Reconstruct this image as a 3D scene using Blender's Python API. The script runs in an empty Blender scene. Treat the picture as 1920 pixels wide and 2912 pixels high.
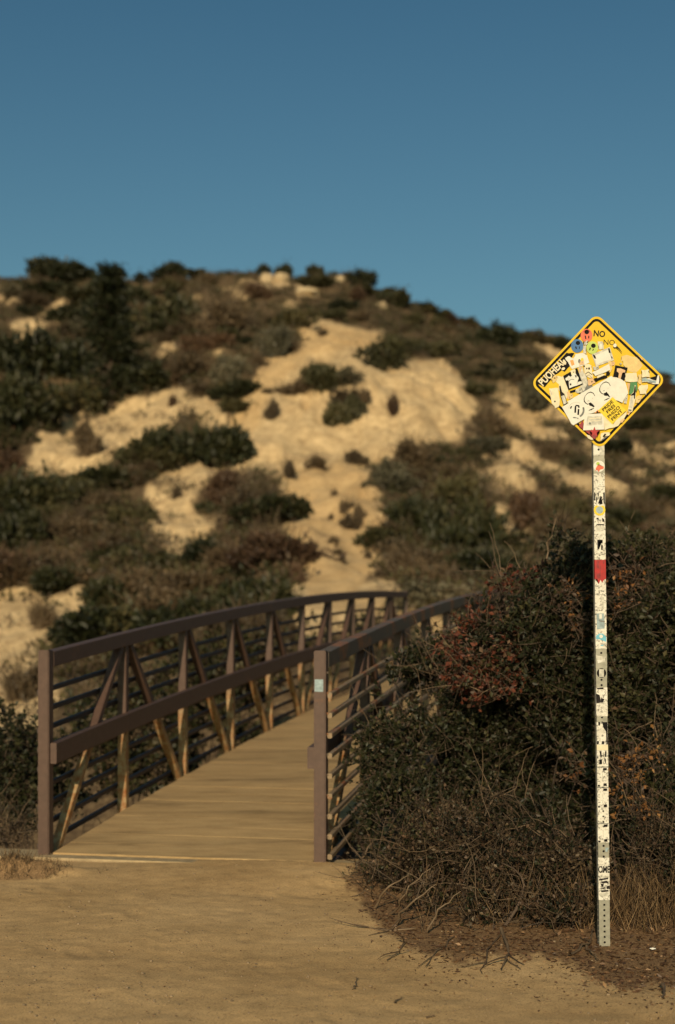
import bpy, bmesh, math, random
import numpy as np
from mathutils import Vector, Matrix

# ------------------------------------------------------------------ camera, sky, sun, exposure
scene = bpy.context.scene
C = scene.collection
F = 4040.0            # focal length in photograph pixels (1920 wide)
CX, HY, EYE = 960.0, 1824.0, 1.44
rad = math.radians

cam_d = bpy.data.cameras.new('camera')
cam = bpy.data.objects.new('camera', cam_d); C.objects.link(cam)
cam.location = (0, 0, EYE); cam.rotation_euler = (rad(90), 0, 0)
cam_d.sensor_fit = 'VERTICAL'; cam_d.sensor_height = 36.0; cam_d.sensor_width = 36.0
cam_d.lens = F / 2912 * 36.0
cam_d.shift_y = (HY - 1456) / 2912
cam_d.clip_start = 0.1; cam_d.clip_end = 3000
cam_d.dof.use_dof = True; cam_d.dof.focus_distance = 6.8; cam_d.dof.aperture_fstop = 1.75
scene.camera = cam

SUN_EL, SUN_TRAVEL = rad(20.5), rad(8.2)      # light travels 8.2 deg right of straight ahead
world = bpy.data.worlds.new('World'); scene.world = world; world.use_nodes = True
wn = world.node_tree; wn.nodes.clear()
sky = wn.nodes.new('ShaderNodeTexSky'); sky.sky_type = 'NISHITA'; sky.sun_disc = False
sky.sun_elevation = SUN_EL; sky.sun_rotation = math.pi + SUN_TRAVEL
sky.altitude = 200; sky.air_density = 1.0; sky.dust_density = 2.6; sky.ozone_density = 1.2
tint = wn.nodes.new('ShaderNodeMix'); tint.data_type = 'RGBA'; tint.blend_type = 'MULTIPLY'
tint.inputs['Factor'].default_value = 1.0
wtc = wn.nodes.new('ShaderNodeTexCoord'); wsp = wn.nodes.new('ShaderNodeSeparateXYZ'); wrp = wn.nodes.new('ShaderNodeValToRGB')
wn.links.new(wtc.outputs['Generated'], wsp.inputs[0]); wn.links.new(wsp.outputs['Z'], wrp.inputs[0])
wrp.color_ramp.elements[0].position = 0.04; wrp.color_ramp.elements[0].color = (.80, 1.08, .95, 1)     # hazier air low down
wrp.color_ramp.elements[1].position = 0.42; wrp.color_ramp.elements[1].color = (.43, .76, .80, 1)
wn.links.new(wrp.outputs[0], tint.inputs['B'])
bg = wn.nodes.new('ShaderNodeBackground'); bg.inputs['Strength'].default_value = 0.074
wo = wn.nodes.new('ShaderNodeOutputWorld')
wn.links.new(sky.outputs[0], tint.inputs['A']); wn.links.new(tint.outputs['Result'], bg.inputs['Color'])
wn.links.new(bg.outputs[0], wo.inputs['Surface'])

sun_d = bpy.data.lights.new('sun', 'SUN'); sun_d.energy = 4.6; sun_d.angle = rad(0.55); sun_d.color = (1.0, 0.78, 0.52)
sun = bpy.data.objects.new('sun', sun_d); C.objects.link(sun)
sun.rotation_euler = Vector((math.sin(SUN_TRAVEL) * math.cos(SUN_EL), math.cos(SUN_TRAVEL) * math.cos(SUN_EL), -math.sin(SUN_EL))).to_track_quat('-Z', 'Y').to_euler()
sun.location = (-4, -30, 15)

scene.view_settings.view_transform = 'Standard'; scene.view_settings.look = 'None'
scene.view_settings.exposure = 0.0; scene.view_settings.gamma = 1.0
scene.view_settings.use_curve_mapping = False
scene.render.engine = 'CYCLES'
scene.cycles.max_bounces = 6; scene.cycles.diffuse_bounces = 3

rng = np.random.default_rng(7)
random.seed(7)

def P(px, py, d):
    """world point seen at a photograph pixel, d metres ahead"""
    return np.array(((px - CX) / F * d, d, EYE + (HY - py) / F * d))
def G(px, py, z=0.0):
    """point on the level foreground"""
    d = (EYE - z) * F / (py - HY)
    return np.array(((px - CX) / F * d, d, z))

# ------------------------------------------------------------------ materials
def new_mat(name):
    m = bpy.data.materials.new(name); m.use_nodes = True
    nt = m.node_tree; b = nt.nodes['Principled BSDF']
    return m, nt, b
def N(nt, kind, **kw):
    n = nt.nodes.new(kind)
    for k, v in kw.items():
        if k in n.inputs: n.inputs[k].default_value = v
        else: setattr(n, k, v)
    return n
def ramp(nt, fac, stops):
    r = nt.nodes.new('ShaderNodeValToRGB'); e = r.color_ramp.elements
    while len(e) < len(stops): e.new(0.5)
    for i, (p, c) in enumerate(stops):
        e[i].position = p; e[i].color = (*c, 1)
    nt.links.new(fac, r.inputs[0]); return r
def mixc(nt, fac, a, b):
    m = nt.nodes.new('ShaderNodeMix'); m.data_type = 'RGBA'
    if isinstance(fac, float): m.inputs['Factor'].default_value = fac
    else: nt.links.new(fac, m.inputs['Factor'])
    for k, v in (('A', a), ('B', b)):
        if isinstance(v, tuple): m.inputs[k].default_value = (*v, 1)
        else: nt.links.new(v, m.inputs[k])
    return m.outputs['Result']
def noise(nt, scale, detail=4, coord='Object', rough=0.55):
    tc = nt.nodes.new('ShaderNodeTexCoord'); n = N(nt, 'ShaderNodeTexNoise', Scale=scale, Detail=detail, Roughness=rough)
    nt.links.new(tc.outputs[coord], n.inputs['Vector']); return n
def bump(nt, b, src, strength, dist):
    bp = N(nt, 'ShaderNodeBump', Strength=strength, Distance=dist)
    nt.links.new(src, bp.inputs['Height']); nt.links.new(bp.outputs[0], b.inputs['Normal']); return bp

def flat(name, col, rough=0.55, var=0.25, scale=25.0, metal=0.0, bmp=0.0, spec=0.35):
    m, nt, b = new_mat(name)
    n = noise(nt, scale)
    lo = tuple(c * (1 - var) for c in col); hi = tuple(min(1, c * (1 + var)) for c in col)
    r = ramp(nt, n.outputs['Fac'], [(0.3, lo), (0.7, hi)])
    nt.links.new(r.outputs[0], b.inputs['Base Color'])
    b.inputs['Roughness'].default_value = rough; b.inputs['Metallic'].default_value = metal
    b.inputs['Specular IOR Level'].default_value = spec
    if bmp: bump(nt, b, n.outputs['Fac'], 0.5, bmp)
    return m

def leaf_mat(name, stops, rough=0.5, trans=0.15):
    """leaf colour from a per-leaf attribute, shifted a little per plant"""
    m, nt, b = new_mat(name)
    at = nt.nodes.new('ShaderNodeAttribute'); at.attribute_name = 'tint'
    oi = nt.nodes.new('ShaderNodeObjectInfo')
    ad = N(nt, 'ShaderNodeMath', operation='MULTIPLY_ADD'); ad.inputs[1].default_value = 0.5; ad.inputs[2].default_value = -0.25
    nt.links.new(oi.outputs['Random'], ad.inputs[0])
    s = N(nt, 'ShaderNodeMath', operation='ADD'); s.use_clamp = True
    nt.links.new(at.outputs['Fac'], s.inputs[0]); nt.links.new(ad.outputs[0], s.inputs[1])
    r = ramp(nt, s.outputs[0], stops)
    nt.links.new(r.outputs[0], b.inputs['Base Color'])
    b.inputs['Roughness'].default_value = rough; b.inputs['Specular IOR Level'].default_value = 0.25
    tr = nt.nodes.new('ShaderNodeBsdfTranslucent'); nt.links.new(r.outputs[0], tr.inputs[0])
    mx = nt.nodes.new('ShaderNodeMixShader'); mx.inputs[0].default_value = trans
    out = nt.nodes['Material Output']
    nt.links.new(b.outputs[0], mx.inputs[1]); nt.links.new(tr.outputs[0], mx.inputs[2]); nt.links.new(mx.outputs[0], out.inputs[0])
    return m

M = {}
M['leaf_green'] = leaf_mat('leaf_green', [(0.0, (.009, .011, .005)), (.45, (.021, .024, .009)), (.8, (.042, .040, .016)), (1, (.09, .072, .03))])
M['leaf_olive'] = leaf_mat('leaf_olive', [(0.0, (.022, .022, .010)), (.5, (.050, .048, .020)), (1, (.10, .080, .035))])
M['leaf_grey'] = leaf_mat('leaf_grey', [(0.0, (.040, .038, .024)), (.5, (.080, .074, .046)), (1, (.15, .125, .075))])
M['leaf_dry'] = leaf_mat('leaf_dry', [(0.0, (.036, .026, .016)), (.5, (.076, .055, .032)), (1, (.15, .105, .060))])
M['leaf_russet'] = leaf_mat('leaf_russet', [(0.0, (.034, .020, .013)), (.5, (.068, .041, .025)), (1, (.13, .078, .044))])
M['leaf_red'] = leaf_mat('leaf_red', [(0.0, (.034, .012, .009)), (.5, (.088, .025, .015)), (1, (.16, .055, .026))])
M['leaf_orange'] = leaf_mat('leaf_orange', [(0.0, (.09, .036, .014)), (.5, (.18, .08, .026)), (1, (.28, .15, .055))])
M['leaf_conifer'] = leaf_mat('leaf_conifer', [(0.0, (.008, .011, .005)), (.6, (.018, .022, .009)), (1, (.040, .040, .018))])
M['twig'] = flat('twig', (.075, .052, .036), 0.85, .4, 30)
M['twig_dry'] = leaf_mat('twig_dry', [(0.0, (.03, .021, .014)), (.5, (.078, .054, .034)), (1, (.16, .112, .068))], trans=0.0)
M['grass_dry'] = leaf_mat('grass_dry', [(0.0, (.05, .031, .016)), (.5, (.13, .082, .04)), (1, (.30, .20, .10))], trans=0.1)
M['litter_bits'] = leaf_mat('litter_bits', [(0.0, (.045, .024, .013)), (.6, (.11, .06, .03)), (1, (.24, .145, .07))], trans=0.0)
M['bark'] = flat('bark', (.07, .05, .035), 0.9, .4, 12, bmp=0.01)

def ground_material():
    m, nt, b = new_mat('sandy_ground')
    bare = nt.nodes.new('ShaderNodeAttribute'); bare.attribute_name = 'bare'
    lit = nt.nodes.new('ShaderNodeAttribute'); lit.attribute_name = 'litter'
    n1 = noise(nt, 0.9, 6); n2 = noise(nt, 9.0, 3, rough=0.5); n3 = noise(nt, 110.0, 3, rough=0.7); n4 = noise(nt, 0.35, 5)
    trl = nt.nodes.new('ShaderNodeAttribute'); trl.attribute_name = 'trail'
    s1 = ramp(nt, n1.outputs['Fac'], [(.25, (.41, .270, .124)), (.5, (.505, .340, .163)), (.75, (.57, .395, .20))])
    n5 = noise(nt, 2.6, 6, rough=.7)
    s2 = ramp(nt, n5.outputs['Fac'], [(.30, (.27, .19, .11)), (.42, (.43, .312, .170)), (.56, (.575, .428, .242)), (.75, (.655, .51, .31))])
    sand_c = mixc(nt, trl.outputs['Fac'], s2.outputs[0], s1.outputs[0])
    fine = ramp(nt, n2.outputs['Fac'], [(.3, (.66, .63, .60)), (.62, (1.08, 1.06, 1.04))])
    mm = nt.nodes.new('ShaderNodeMix'); mm.data_type = 'RGBA'; mm.blend_type = 'MULTIPLY'; mm.inputs['Factor'].default_value = .42
    nt.links.new(sand_c, mm.inputs['A']); nt.links.new(fine.outputs[0], mm.inputs['B'])
    big = ramp(nt, n4.outputs['Fac'], [(.34, (.88, .86, .84)), (.5, (1, 1, 1)), (.7, (1.05, 1.04, 1.02))])
    mb = nt.nodes.new('ShaderNodeMix'); mb.data_type = 'RGBA'; mb.blend_type = 'MULTIPLY'; mb.inputs['Factor'].default_value = 1
    nt.links.new(mm.outputs['Result'], mb.inputs['A']); nt.links.new(big.outputs[0], mb.inputs['B']); mm = mb
    grain = ramp(nt, n3.outputs['Fac'], [(.33, (.45, .43, .42)), (.47, (1, 1, 1)), (.68, (1.2, 1.2, 1.18))])
    mg = nt.nodes.new('ShaderNodeMix'); mg.data_type = 'RGBA'; mg.blend_type = 'MULTIPLY'; mg.inputs['Factor'].default_value = .8
    nt.links.new(mm.outputs['Result'], mg.inputs['A']); nt.links.new(grain.outputs[0], mg.inputs['B'])
    soil = ramp(nt, n2.outputs['Fac'], [(.25, (.05, .033, .02)), (.5, (.095, .066, .038)), (.75, (.18, .128, .07))])
    c = mixc(nt, bare.outputs['Fac'], soil.outputs[0], mg.outputs['Result'])
    rl = ramp(nt, n3.outputs['Fac'], [(.3, (.10, .06, .03)), (.55, (.23, .14, .07)), (.75, (.38, .25, .13))])
    c = mixc(nt, lit.outputs['Fac'], c, rl.outputs[0])
    nt.links.new(c, b.inputs['Base Color'])
    b.inputs['Roughness'].default_value = 0.95; b.inputs['Specular IOR Level'].default_value = 0.1
    ad = N(nt, 'ShaderNodeMath', operation='MULTIPLY_ADD'); ad.inputs[1].default_value = .34
    nt.links.new(n3.outputs['Fac'], ad.inputs[0]); nt.links.new(n2.outputs['Fac'], ad.inputs[2])
    bump(nt, b, ad.outputs[0], .38, .020)
    return m
M['ground'] = ground_material()

def steel_material(name, paint, dust, rust, gen_lo=None, amount=(.52, .62)):
    """brown paint worn to rust and caked with dust; gen_lo: fraction of the height below which dust has settled"""
    m, nt, b = new_mat(name)
    n1 = noise(nt, 3.5, 6, rough=.7); n2 = noise(nt, 22, 5, rough=.7)
    pv = ramp(nt, n2.outputs['Fac'], [(.3, tuple(c * .82 for c in paint)), (.7, tuple(c * 1.15 for c in paint))])
    rr = ramp(nt, n2.outputs['Fac'], [(.3, rust), (.6, tuple(c * 1.5 for c in rust))])
    f1 = ramp(nt, n1.outputs['Fac'], [(amount[0], (0, 0, 0)), (amount[1], (1, 1, 1))])
    c = mixc(nt, f1.outputs[0], pv.outputs[0], rr.outputs[0])
    if gen_lo is not None:
        tc = nt.nodes.new('ShaderNodeTexCoord'); sp = nt.nodes.new('ShaderNodeSeparateXYZ')
        nt.links.new(tc.outputs['Generated'], sp.inputs[0])
        a = N(nt, 'ShaderNodeMath', operation='MULTIPLY_ADD'); a.inputs[1].default_value = .30
        nt.links.new(n1.outputs['Fac'], a.inputs[0]); nt.links.new(sp.outputs['Z'], a.inputs[2])
        low = ramp(nt, a.outputs[0], [(gen_lo + .10, (1, 1, 1)), (gen_lo + .22, (0, 0, 0))])
        dr = ramp(nt, n2.outputs['Fac'], [(.36, rust), (.5, tuple((x + y) / 2 for x, y in zip(rust, dust))), (.62, dust)])
        c = mixc(nt, low.outputs[0], c, dr.outputs[0])
    nt.links.new(c, b.inputs['Base Color'])
    b.inputs['Roughness'].default_value = .55; b.inputs['Specular IOR Level'].default_value = .35
    bump(nt, b, n2.outputs['Fac'], .25, .003)
    return m
PAINT = (.076, .045, .033)
M['steel'] = steel_material('brown_painted_steel', PAINT, (.30, .22, .12), (.12, .052, .022), None, (.60, .74))
M['steel_low'] = steel_material('brown_steel_dusty_foot', PAINT, (.34, .25, .13), (.22, .085, .022), .50, (.66, .74))
M['steel_rusty'] = steel_material('weathered_rusty_steel', (.085, .065, .045), (.3, .22, .12), (.15, .06, .02), None, (.50, .60))
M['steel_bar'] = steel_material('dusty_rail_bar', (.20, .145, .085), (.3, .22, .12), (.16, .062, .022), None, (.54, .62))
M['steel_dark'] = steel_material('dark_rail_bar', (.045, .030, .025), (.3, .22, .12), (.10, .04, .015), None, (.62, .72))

ALPHA0 = rad(12.4)
def plank_material():
    m, nt, b = new_mat('dusty_deck_plank')
    tc = nt.nodes.new('ShaderNodeTexCoord'); mp = nt.nodes.new('ShaderNodeMapping'); mp.inputs['Scale'].default_value = (1.6, 5, 5)
    nt.links.new(tc.outputs['Object'], mp.inputs[0]); oi = nt.nodes.new('ShaderNodeObjectInfo')
    mo = N(nt, 'ShaderNodeMath', operation='MULTIPLY'); mo.inputs[1].default_value = 90; nt.links.new(oi.outputs['Random'], mo.inputs[0]); nt.links.new(mo.outputs[0], mp.inputs['Location'])
    n = N(nt, 'ShaderNodeTexNoise', Scale=2.0, Detail=6, Roughness=.65); nt.links.new(mp.outputs[0], n.inputs['Vector'])
    n3 = noise(nt, 90.0, 3, rough=.7)
    base = ramp(nt, n.outputs['Fac'], [(.25, (.30, .205, .10)), (.5, (.375, .262, .13)), (.8, (.44, .315, .16))])
    v = ramp(nt, oi.outputs['Random'], [(0, (.93, .92, .91)), (1, (1.05, 1.04, 1.03))])
    mm = nt.nodes.new('ShaderNodeMix'); mm.data_type = 'RGBA'; mm.blend_type = 'MULTIPLY'; mm.inputs['Factor'].default_value = 1
    nt.links.new(base.outputs[0], mm.inputs['A']); nt.links.new(v.outputs[0], mm.inputs['B'])
    gr = ramp(nt, n3.outputs['Fac'], [(.32, (.6, .6, .6)), (.5, (1, 1, 1))])
    mg = nt.nodes.new('ShaderNodeMix'); mg.data_type = 'RGBA'; mg.blend_type = 'MULTIPLY'; mg.inputs['Factor'].default_value = .5
    nt.links.new(mm.outputs['Result'], mg.inputs['A']); nt.links.new(gr.outputs[0], mg.inputs['B'])
    ge = nt.nodes.new('ShaderNodeNewGeometry'); mq = nt.nodes.new('ShaderNodeMapping'); mq.inputs['Rotation'].default_value = (0, 0, ALPHA0); mq.inputs['Scale'].default_value = (1.1, 5.5, 1)
    nt.links.new(ge.outputs['Position'], mq.inputs[0]); nq = N(nt, 'ShaderNodeTexNoise', Scale=1.0, Detail=5, Roughness=.6); nt.links.new(mq.outputs[0], nq.inputs['Vector'])
    rq = ramp(nt, nq.outputs['Fac'], [(.30, (.62, .62, .62)), (.44, (.92, .92, .92)), (.56, (1.05, 1.04, 1.02))])
    mx = nt.nodes.new('ShaderNodeMix'); mx.data_type = 'RGBA'; mx.blend_type = 'MULTIPLY'; mx.inputs['Factor'].default_value = 1
    nt.links.new(mg.outputs['Result'], mx.inputs['A']); nt.links.new(rq.outputs[0], mx.inputs['B']); mg = mx
    nt.links.new(mg.outputs['Result'], b.inputs['Base Color'])
    b.inputs['Roughness'].default_value = .9; b.inputs['Specular IOR Level'].default_value = .15
    bump(nt, b, n.outputs['Fac'], .3, .004)
    return m
M['plank'] = plank_material()
M['concrete'] = flat('concrete', (.33, .255, .15), .9, .25, 14, bmp=.004, spec=.15)
M['rock'] = flat('rock', (.40, .31, .19), .95, .25, 1.4, bmp=.08, spec=.1)
M['galv'] = flat('galvanised_steel', (.25, .245, .20), .5, .18, 40, metal=.35, bmp=.0005)
M['sign_yellow'] = flat('sign_yellow', (.58, .385, .010), .5, .07, 14, spec=.2)
M['sign_faded'] = flat('faded_yellow', (.55, .41, .17), .6, .12, 30)
M['black'] = flat('black_print', (.008, .0075, .008), .7, .3, 40, spec=.08)
M['soft_black'] = flat('worn_black_print', (.018, .016, .016), .7, .5, 60, spec=.08)
M['white'] = flat('white_sticker', (.56, .555, .50), .5, .07, 45)
M['cream'] = flat('cream_sticker', (.58, .52, .36), .55, .12, 45)
M['grey'] = flat('grey_sticker', (.42, .41, .35), .55, .3, 70)
M['darkgrey'] = flat('dark_grey_print', (.12, .125, .12), .55, .4, 70)
M['red'] = flat('red_sticker', (.30, .004, .005), .45, .2, 50)
M['darkred'] = flat('dark_red_sticker', (.20, .010, .012), .5, .3, 50)
M['coral'] = flat('coral_sticker', (.55, .11, .05), .5, .1, 50)
M['blue'] = flat('blue_sticker', (.025, .115, .29), .5, .15, 50)
M['lime'] = flat('lime_sticker', (.36, .46, .08), .5, .12, 50)
M['green'] = flat('green_sticker', (.035, .16, .045), .5, .2, 50)
M['sky_blue'] = flat('light_blue_print', (.12, .38, .50), .5, .2, 50)
M['slate'] = flat('slate_blue_print', (.22, .29, .31), .5, .3, 60)
M['orange'] = flat('orange_print', (.62, .25, .06), .5, .2, 60)
M['lemon'] = flat('lemon_sticker', (.62, .45, .008), .45, .08, 50)
M['residue'] = flat('glue_residue', (.55, .36, .20), .7, .2, 50)
def worn_white():
    m, nt, b = new_mat('worn_white_sticker')
    n = noise(nt, 85, 4, rough=.75); n2 = noise(nt, 30, 3)
    r1 = ramp(nt, n2.outputs['Fac'], [(.3, (.50, .48, .41)), (.6, (.62, .60, .53))])
    r2 = ramp(nt, n.outputs['Fac'], [(.41, (.06, .06, .06)), (.47, (1, 1, 1))])
    mm = nt.nodes.new('ShaderNodeMix'); mm.data_type = 'RGBA'; mm.blend_type = 'MULTIPLY'; mm.inputs['Factor'].default_value = .8
    nt.links.new(r1.outputs[0], mm.inputs['A']); nt.links.new(r2.outputs[0], mm.inputs['B']); nt.links.new(mm.outputs['Result'], b.inputs['Base Color'])
    b.inputs['Roughness'].default_value = .55; b.inputs['Specular IOR Level'].default_value = .25
    return m
M['worn'] = worn_white()
M['paper'] = flat('scrap_paper', (.7, .68, .6), .8, .1, 20)

# ------------------------------------------------------------------ object helpers
def tag(o, label, cat, group=None, kind=None):
    if label: o['label'] = label
    if cat: o['category'] = cat
    if group: o['group'] = group
    if kind: o['kind'] = kind
    return o
def empty(name, loc, rz=0.0, ry=0.0):
    o = bpy.data.objects.new(name, None); C.objects.link(o)
    o.location = tuple(float(v) for v in loc); o.rotation_euler = (0, ry, rz); o.empty_display_size = .2
    return o
def link(name, me, mats, parent=None):
    o = bpy.data.objects.new(name, me); C.objects.link(o)
    if me is not None and len(me.materials) == 0:
        for m in (mats if isinstance(mats, (list, tuple)) else [mats]): me.materials.append(m)
    if parent: o.parent = parent
    return o
def mesh_np(name, verts, faces, tint=None, attrs=None, smooth=False):
    """faces: (n,3) or (n,4) int array"""
    verts = np.asarray(verts, np.float32); faces = np.asarray(faces, np.int32)
    me = bpy.data.meshes.new(name); k = faces.shape[1]
    me.vertices.add(len(verts)); me.vertices.foreach_set('co', verts.ravel())
    me.loops.add(faces.size); me.loops.foreach_set('vertex_index', faces.ravel())
    me.polygons.add(len(faces)); me.polygons.foreach_set('loop_start', np.arange(0, faces.size, k, dtype=np.int32))
    me.polygons.foreach_set('loop_total', np.full(len(faces), k, np.int32))
    if smooth: me.polygons.foreach_set('use_smooth', np.ones(len(faces), bool))
    me.update(calc_edges=True)
    a = dict(attrs or {})
    if tint is not None: a['tint'] = tint
    for key, val in a.items():
        at = me.attributes.new(key, 'FLOAT', 'POINT'); at.data.foreach_set('value', np.asarray(val, np.float32))
    return me
def bm_mesh(name, bm):
    bmesh.ops.recalc_face_normals(bm, faces=bm.faces)
    me = bpy.data.meshes.new(name); bm.to_mesh(me); bm.free(); return me
def add_box(bm, c, size, mat=None, mi=0):
    m = Matrix.Translation(c) @ (mat or Matrix()) @ Matrix.Diagonal((*size, 1))
    r = bmesh.ops.create_cube(bm, size=1, matrix=m)
    for v in r['verts']:
        for f in v.link_faces: f.material_index = mi
    return r['verts']
def beam(a, b, wx, wn):
    """box beam from a to b: wx wide along local X, wn across; both in the YZ plane of the bridge"""
    bm = bmesh.new(); a = Vector(a); b = Vector(b); d = b - a; L = d.length; d.normalize()
    x = Vector((1, 0, 0)); n = d.cross(x); n.normalize(); x = n.cross(d)
    R = Matrix((x, n, d)).transposed().to_4x4()
    add_box(bm, (a + b) / 2, (wx, wn, L), R)
    bmesh.ops.bevel(bm, geom=bm.edges[:], offset=.005, segments=1, affect='EDGES')
    return bm
def sweep(pts, prof):
    """prof: list of (x, z) offsets swept along points (y, z); closed tube with caps"""
    bm = bmesh.new(); rings = []
    for i, p in enumerate(pts):
        rings.append([bm.verts.new((p[0] + ox, p[1], p[2] + oz)) for ox, oz in prof])
    k = len(prof)
    for a, b in zip(rings, rings[1:]):
        for i in range(k): bm.faces.new((a[i], a[(i + 1) % k], b[(i + 1) % k], b[i]))
    bm.faces.new(rings[0]); bm.faces.new(rings[-1][::-1])
    return bm
def rect_prof(w, h, c=.005):
    a, b = w / 2, h / 2
    return [(-a + c, -b), (a - c, -b), (a, -b + c), (a, b - c), (a - c, b), (-a + c, b), (-a, b - c), (-a, -b + c)]

# ------------------------------------------------------------------ noise
def _hash(ix, iy, seed):
    h = (ix.astype(np.int64) * 374761393 + iy.astype(np.int64) * 668265263 + seed * 144665) & 0x7fffffff
    h = ((h ^ (h >> 13)) * 1274126177) & 0x7fffffff
    return ((h ^ (h >> 16)) & 0xffff) / 65535.0
def vnoise(x, y, seed=0):
    ix = np.floor(x); iy = np.floor(y); fx = x - ix; fy = y - iy
    fx = fx * fx * (3 - 2 * fx); fy = fy * fy * (3 - 2 * fy)
    a = _hash(ix, iy, seed); b = _hash(ix + 1, iy, seed); c = _hash(ix, iy + 1, seed); d = _hash(ix + 1, iy + 1, seed)
    return (a * (1 - fx) + b * fx) * (1 - fy) + (c * (1 - fx) + d * fx) * fy
def fbm(x, y, seed=0, oct=4):
    s = 0; a = .5; t = 0
    for i in range(oct):
        s = s + a * vnoise(x * 2 ** i, y * 2 ** i, seed + i * 17); t += a; a *= .5
    return s / t - .5
def sstep(a, b, x):
    t = np.clip((x - a) / (b - a), 0, 1); return t * t * (3 - 2 * t)

# ------------------------------------------------------------------ bridge frame
ALPHA = rad(12.4); PANEL = 1.423; NP = 10; LEN = PANEL * NP; WID = 1.88
B0 = np.array((-1.941, 9.45)); BD = np.array((math.sin(ALPHA), math.cos(ALPHA))); BR = np.array((math.cos(ALPHA), -math.sin(ALPHA)))
def camber(s):
    n = s / PANEL; return .145 * n - .0056 * n * n
BZ = .04

# ------------------------------------------------------------------ terrain height
TPX = np.array([-1200, 0, 400, 640, 800, 1000, 1200, 1340, 1420, 1600, 1920, 3100], float)
rows = [  # distance, then image row of the ground seen in each column ('z' rows give heights)
    ('z', 9.45, [0, 0, 0, 0, 0, 0, 0, 0, 0, 0, 0, 0]),
    ('z', 10.0, [-.4, -.5, -.6, -.55, -.5, -.2, -.05, 0, 0, 0, 0, 0]),
    ('z', 12.0, [-1.9, -2.1, -2.1, -1.9, -1.8, -1.2, -.5, -.3, -.2, -.1, 0, 0]),
    ('z', 16.0, [-2.9, -3.0, -2.8, -2.5, -2.2, -1.7, -.9, -.6, -.45, -.3, 0, .1]),
    ('z', 19.5, [-1.8, -1.7, -1.4, -1.1, -.8, -.4, -.1, 0, .05, .1, .3, .5]),
    ('y', 22.5, [2200, 2150, 2060, 1980, 1930, 1918, 1915, 1917, 1920, 1925, 1940, 1950]),
    ('y', 30.0, [1990, 1950, 1830, 1750, 1690, 1680, 1715, 1730, 1735, 1745, 1760, 1780]),
    ('y', 40.0, [1740, 1690, 1610, 1545, 1500, 1480, 1550, 1555, 1560, 1560, 1570, 1600]),
    ('y', 50.0, [1540, 1500, 1440, 1390, 1360, 1345, 1395, 1425, 1430, 1430, 1440, 1480]),
    ('y', 57.0, [1410, 1370, 1310, 1300, 1275, 1272, 1300, 1340, 1345, 1340, 1360, 1410]),
    ('y', 60.0, [1360, 1320, 1270, 1245, 1215, 1205, 1235, 1275, 1310, 1305, 1320, 1380]),
    ('y', 66.0, [1280, 1235, 1180, 1130, 1060, 1050, 1075, 1130, 1240, 1240, 1275, 1345]),
    ('y', 72.0, [1205, 1155, 1110, 1060, 1008, 1000, 1040, 1085, 1180, 1190, 1230, 1305]),
    ('y', 80.0, [1090, 1045, 1010, 975, 945, 945, 1005, 1050, 1085, 1120, 1185, 1270]),
    ('y', 95.0, [940, 890, 880, 875, 865, 868, 935, 970, 985, 1030, 1135, 1230]),
    ('y', 110., [840, 792, 790, 788, 782, 802, 902, 938, 952, 990, 1115, 1215]),
    ('y', 120., [830, 795, 800, 790, 778, 800, 908, 944, 960, 1000, 1118, 1215]),
]
TD = [0.0, 9.2]; TZ = [np.zeros(12), np.zeros(12)]
for kind, d, v in rows:
    v = np.array(v, float); TD.append(d); TZ.append(v if kind == 'z' else EYE + (HY - v) / F * d)
for d, drop in ((150, 9), (200, 22), (320, 45), (900, 60)):
    TD.append(d); TZ.append(np.maximum(TZ[len(rows) + 1] - drop, -12))
TD = np.array(TD); TZ = np.array(TZ)
GD = np.concatenate([np.arange(0, 9.2, .5), np.arange(9.2, 24, .2), np.arange(24, 130, 1.0), np.arange(130, 900, 10)])
GP = np.arange(-1200, 3101, 50.)
GZ = np.array([[0.0] * len(GP)] * len(GD))
tmp = np.array([np.interp(GD, TD, TZ[:, j]) for j in range(len(TPX))])          # columns x GD
for i in range(len(GD)): GZ[i] = np.interp(GP, TPX, tmp[:, i])
for _ in range(2):                                                              # soften the creases
    g = GZ.copy(); g[:, 1:-1] = (GZ[:, :-2] + 2 * GZ[:, 1:-1] + GZ[:, 2:]) / 4; GZ = g
hm = GD > 26
for _ in range(2):
    g = GZ.copy(); g[1:-1] = (GZ[:-2] + 2 * GZ[1:-1] + GZ[2:]) / 4; GZ[hm] = g[hm]

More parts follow.
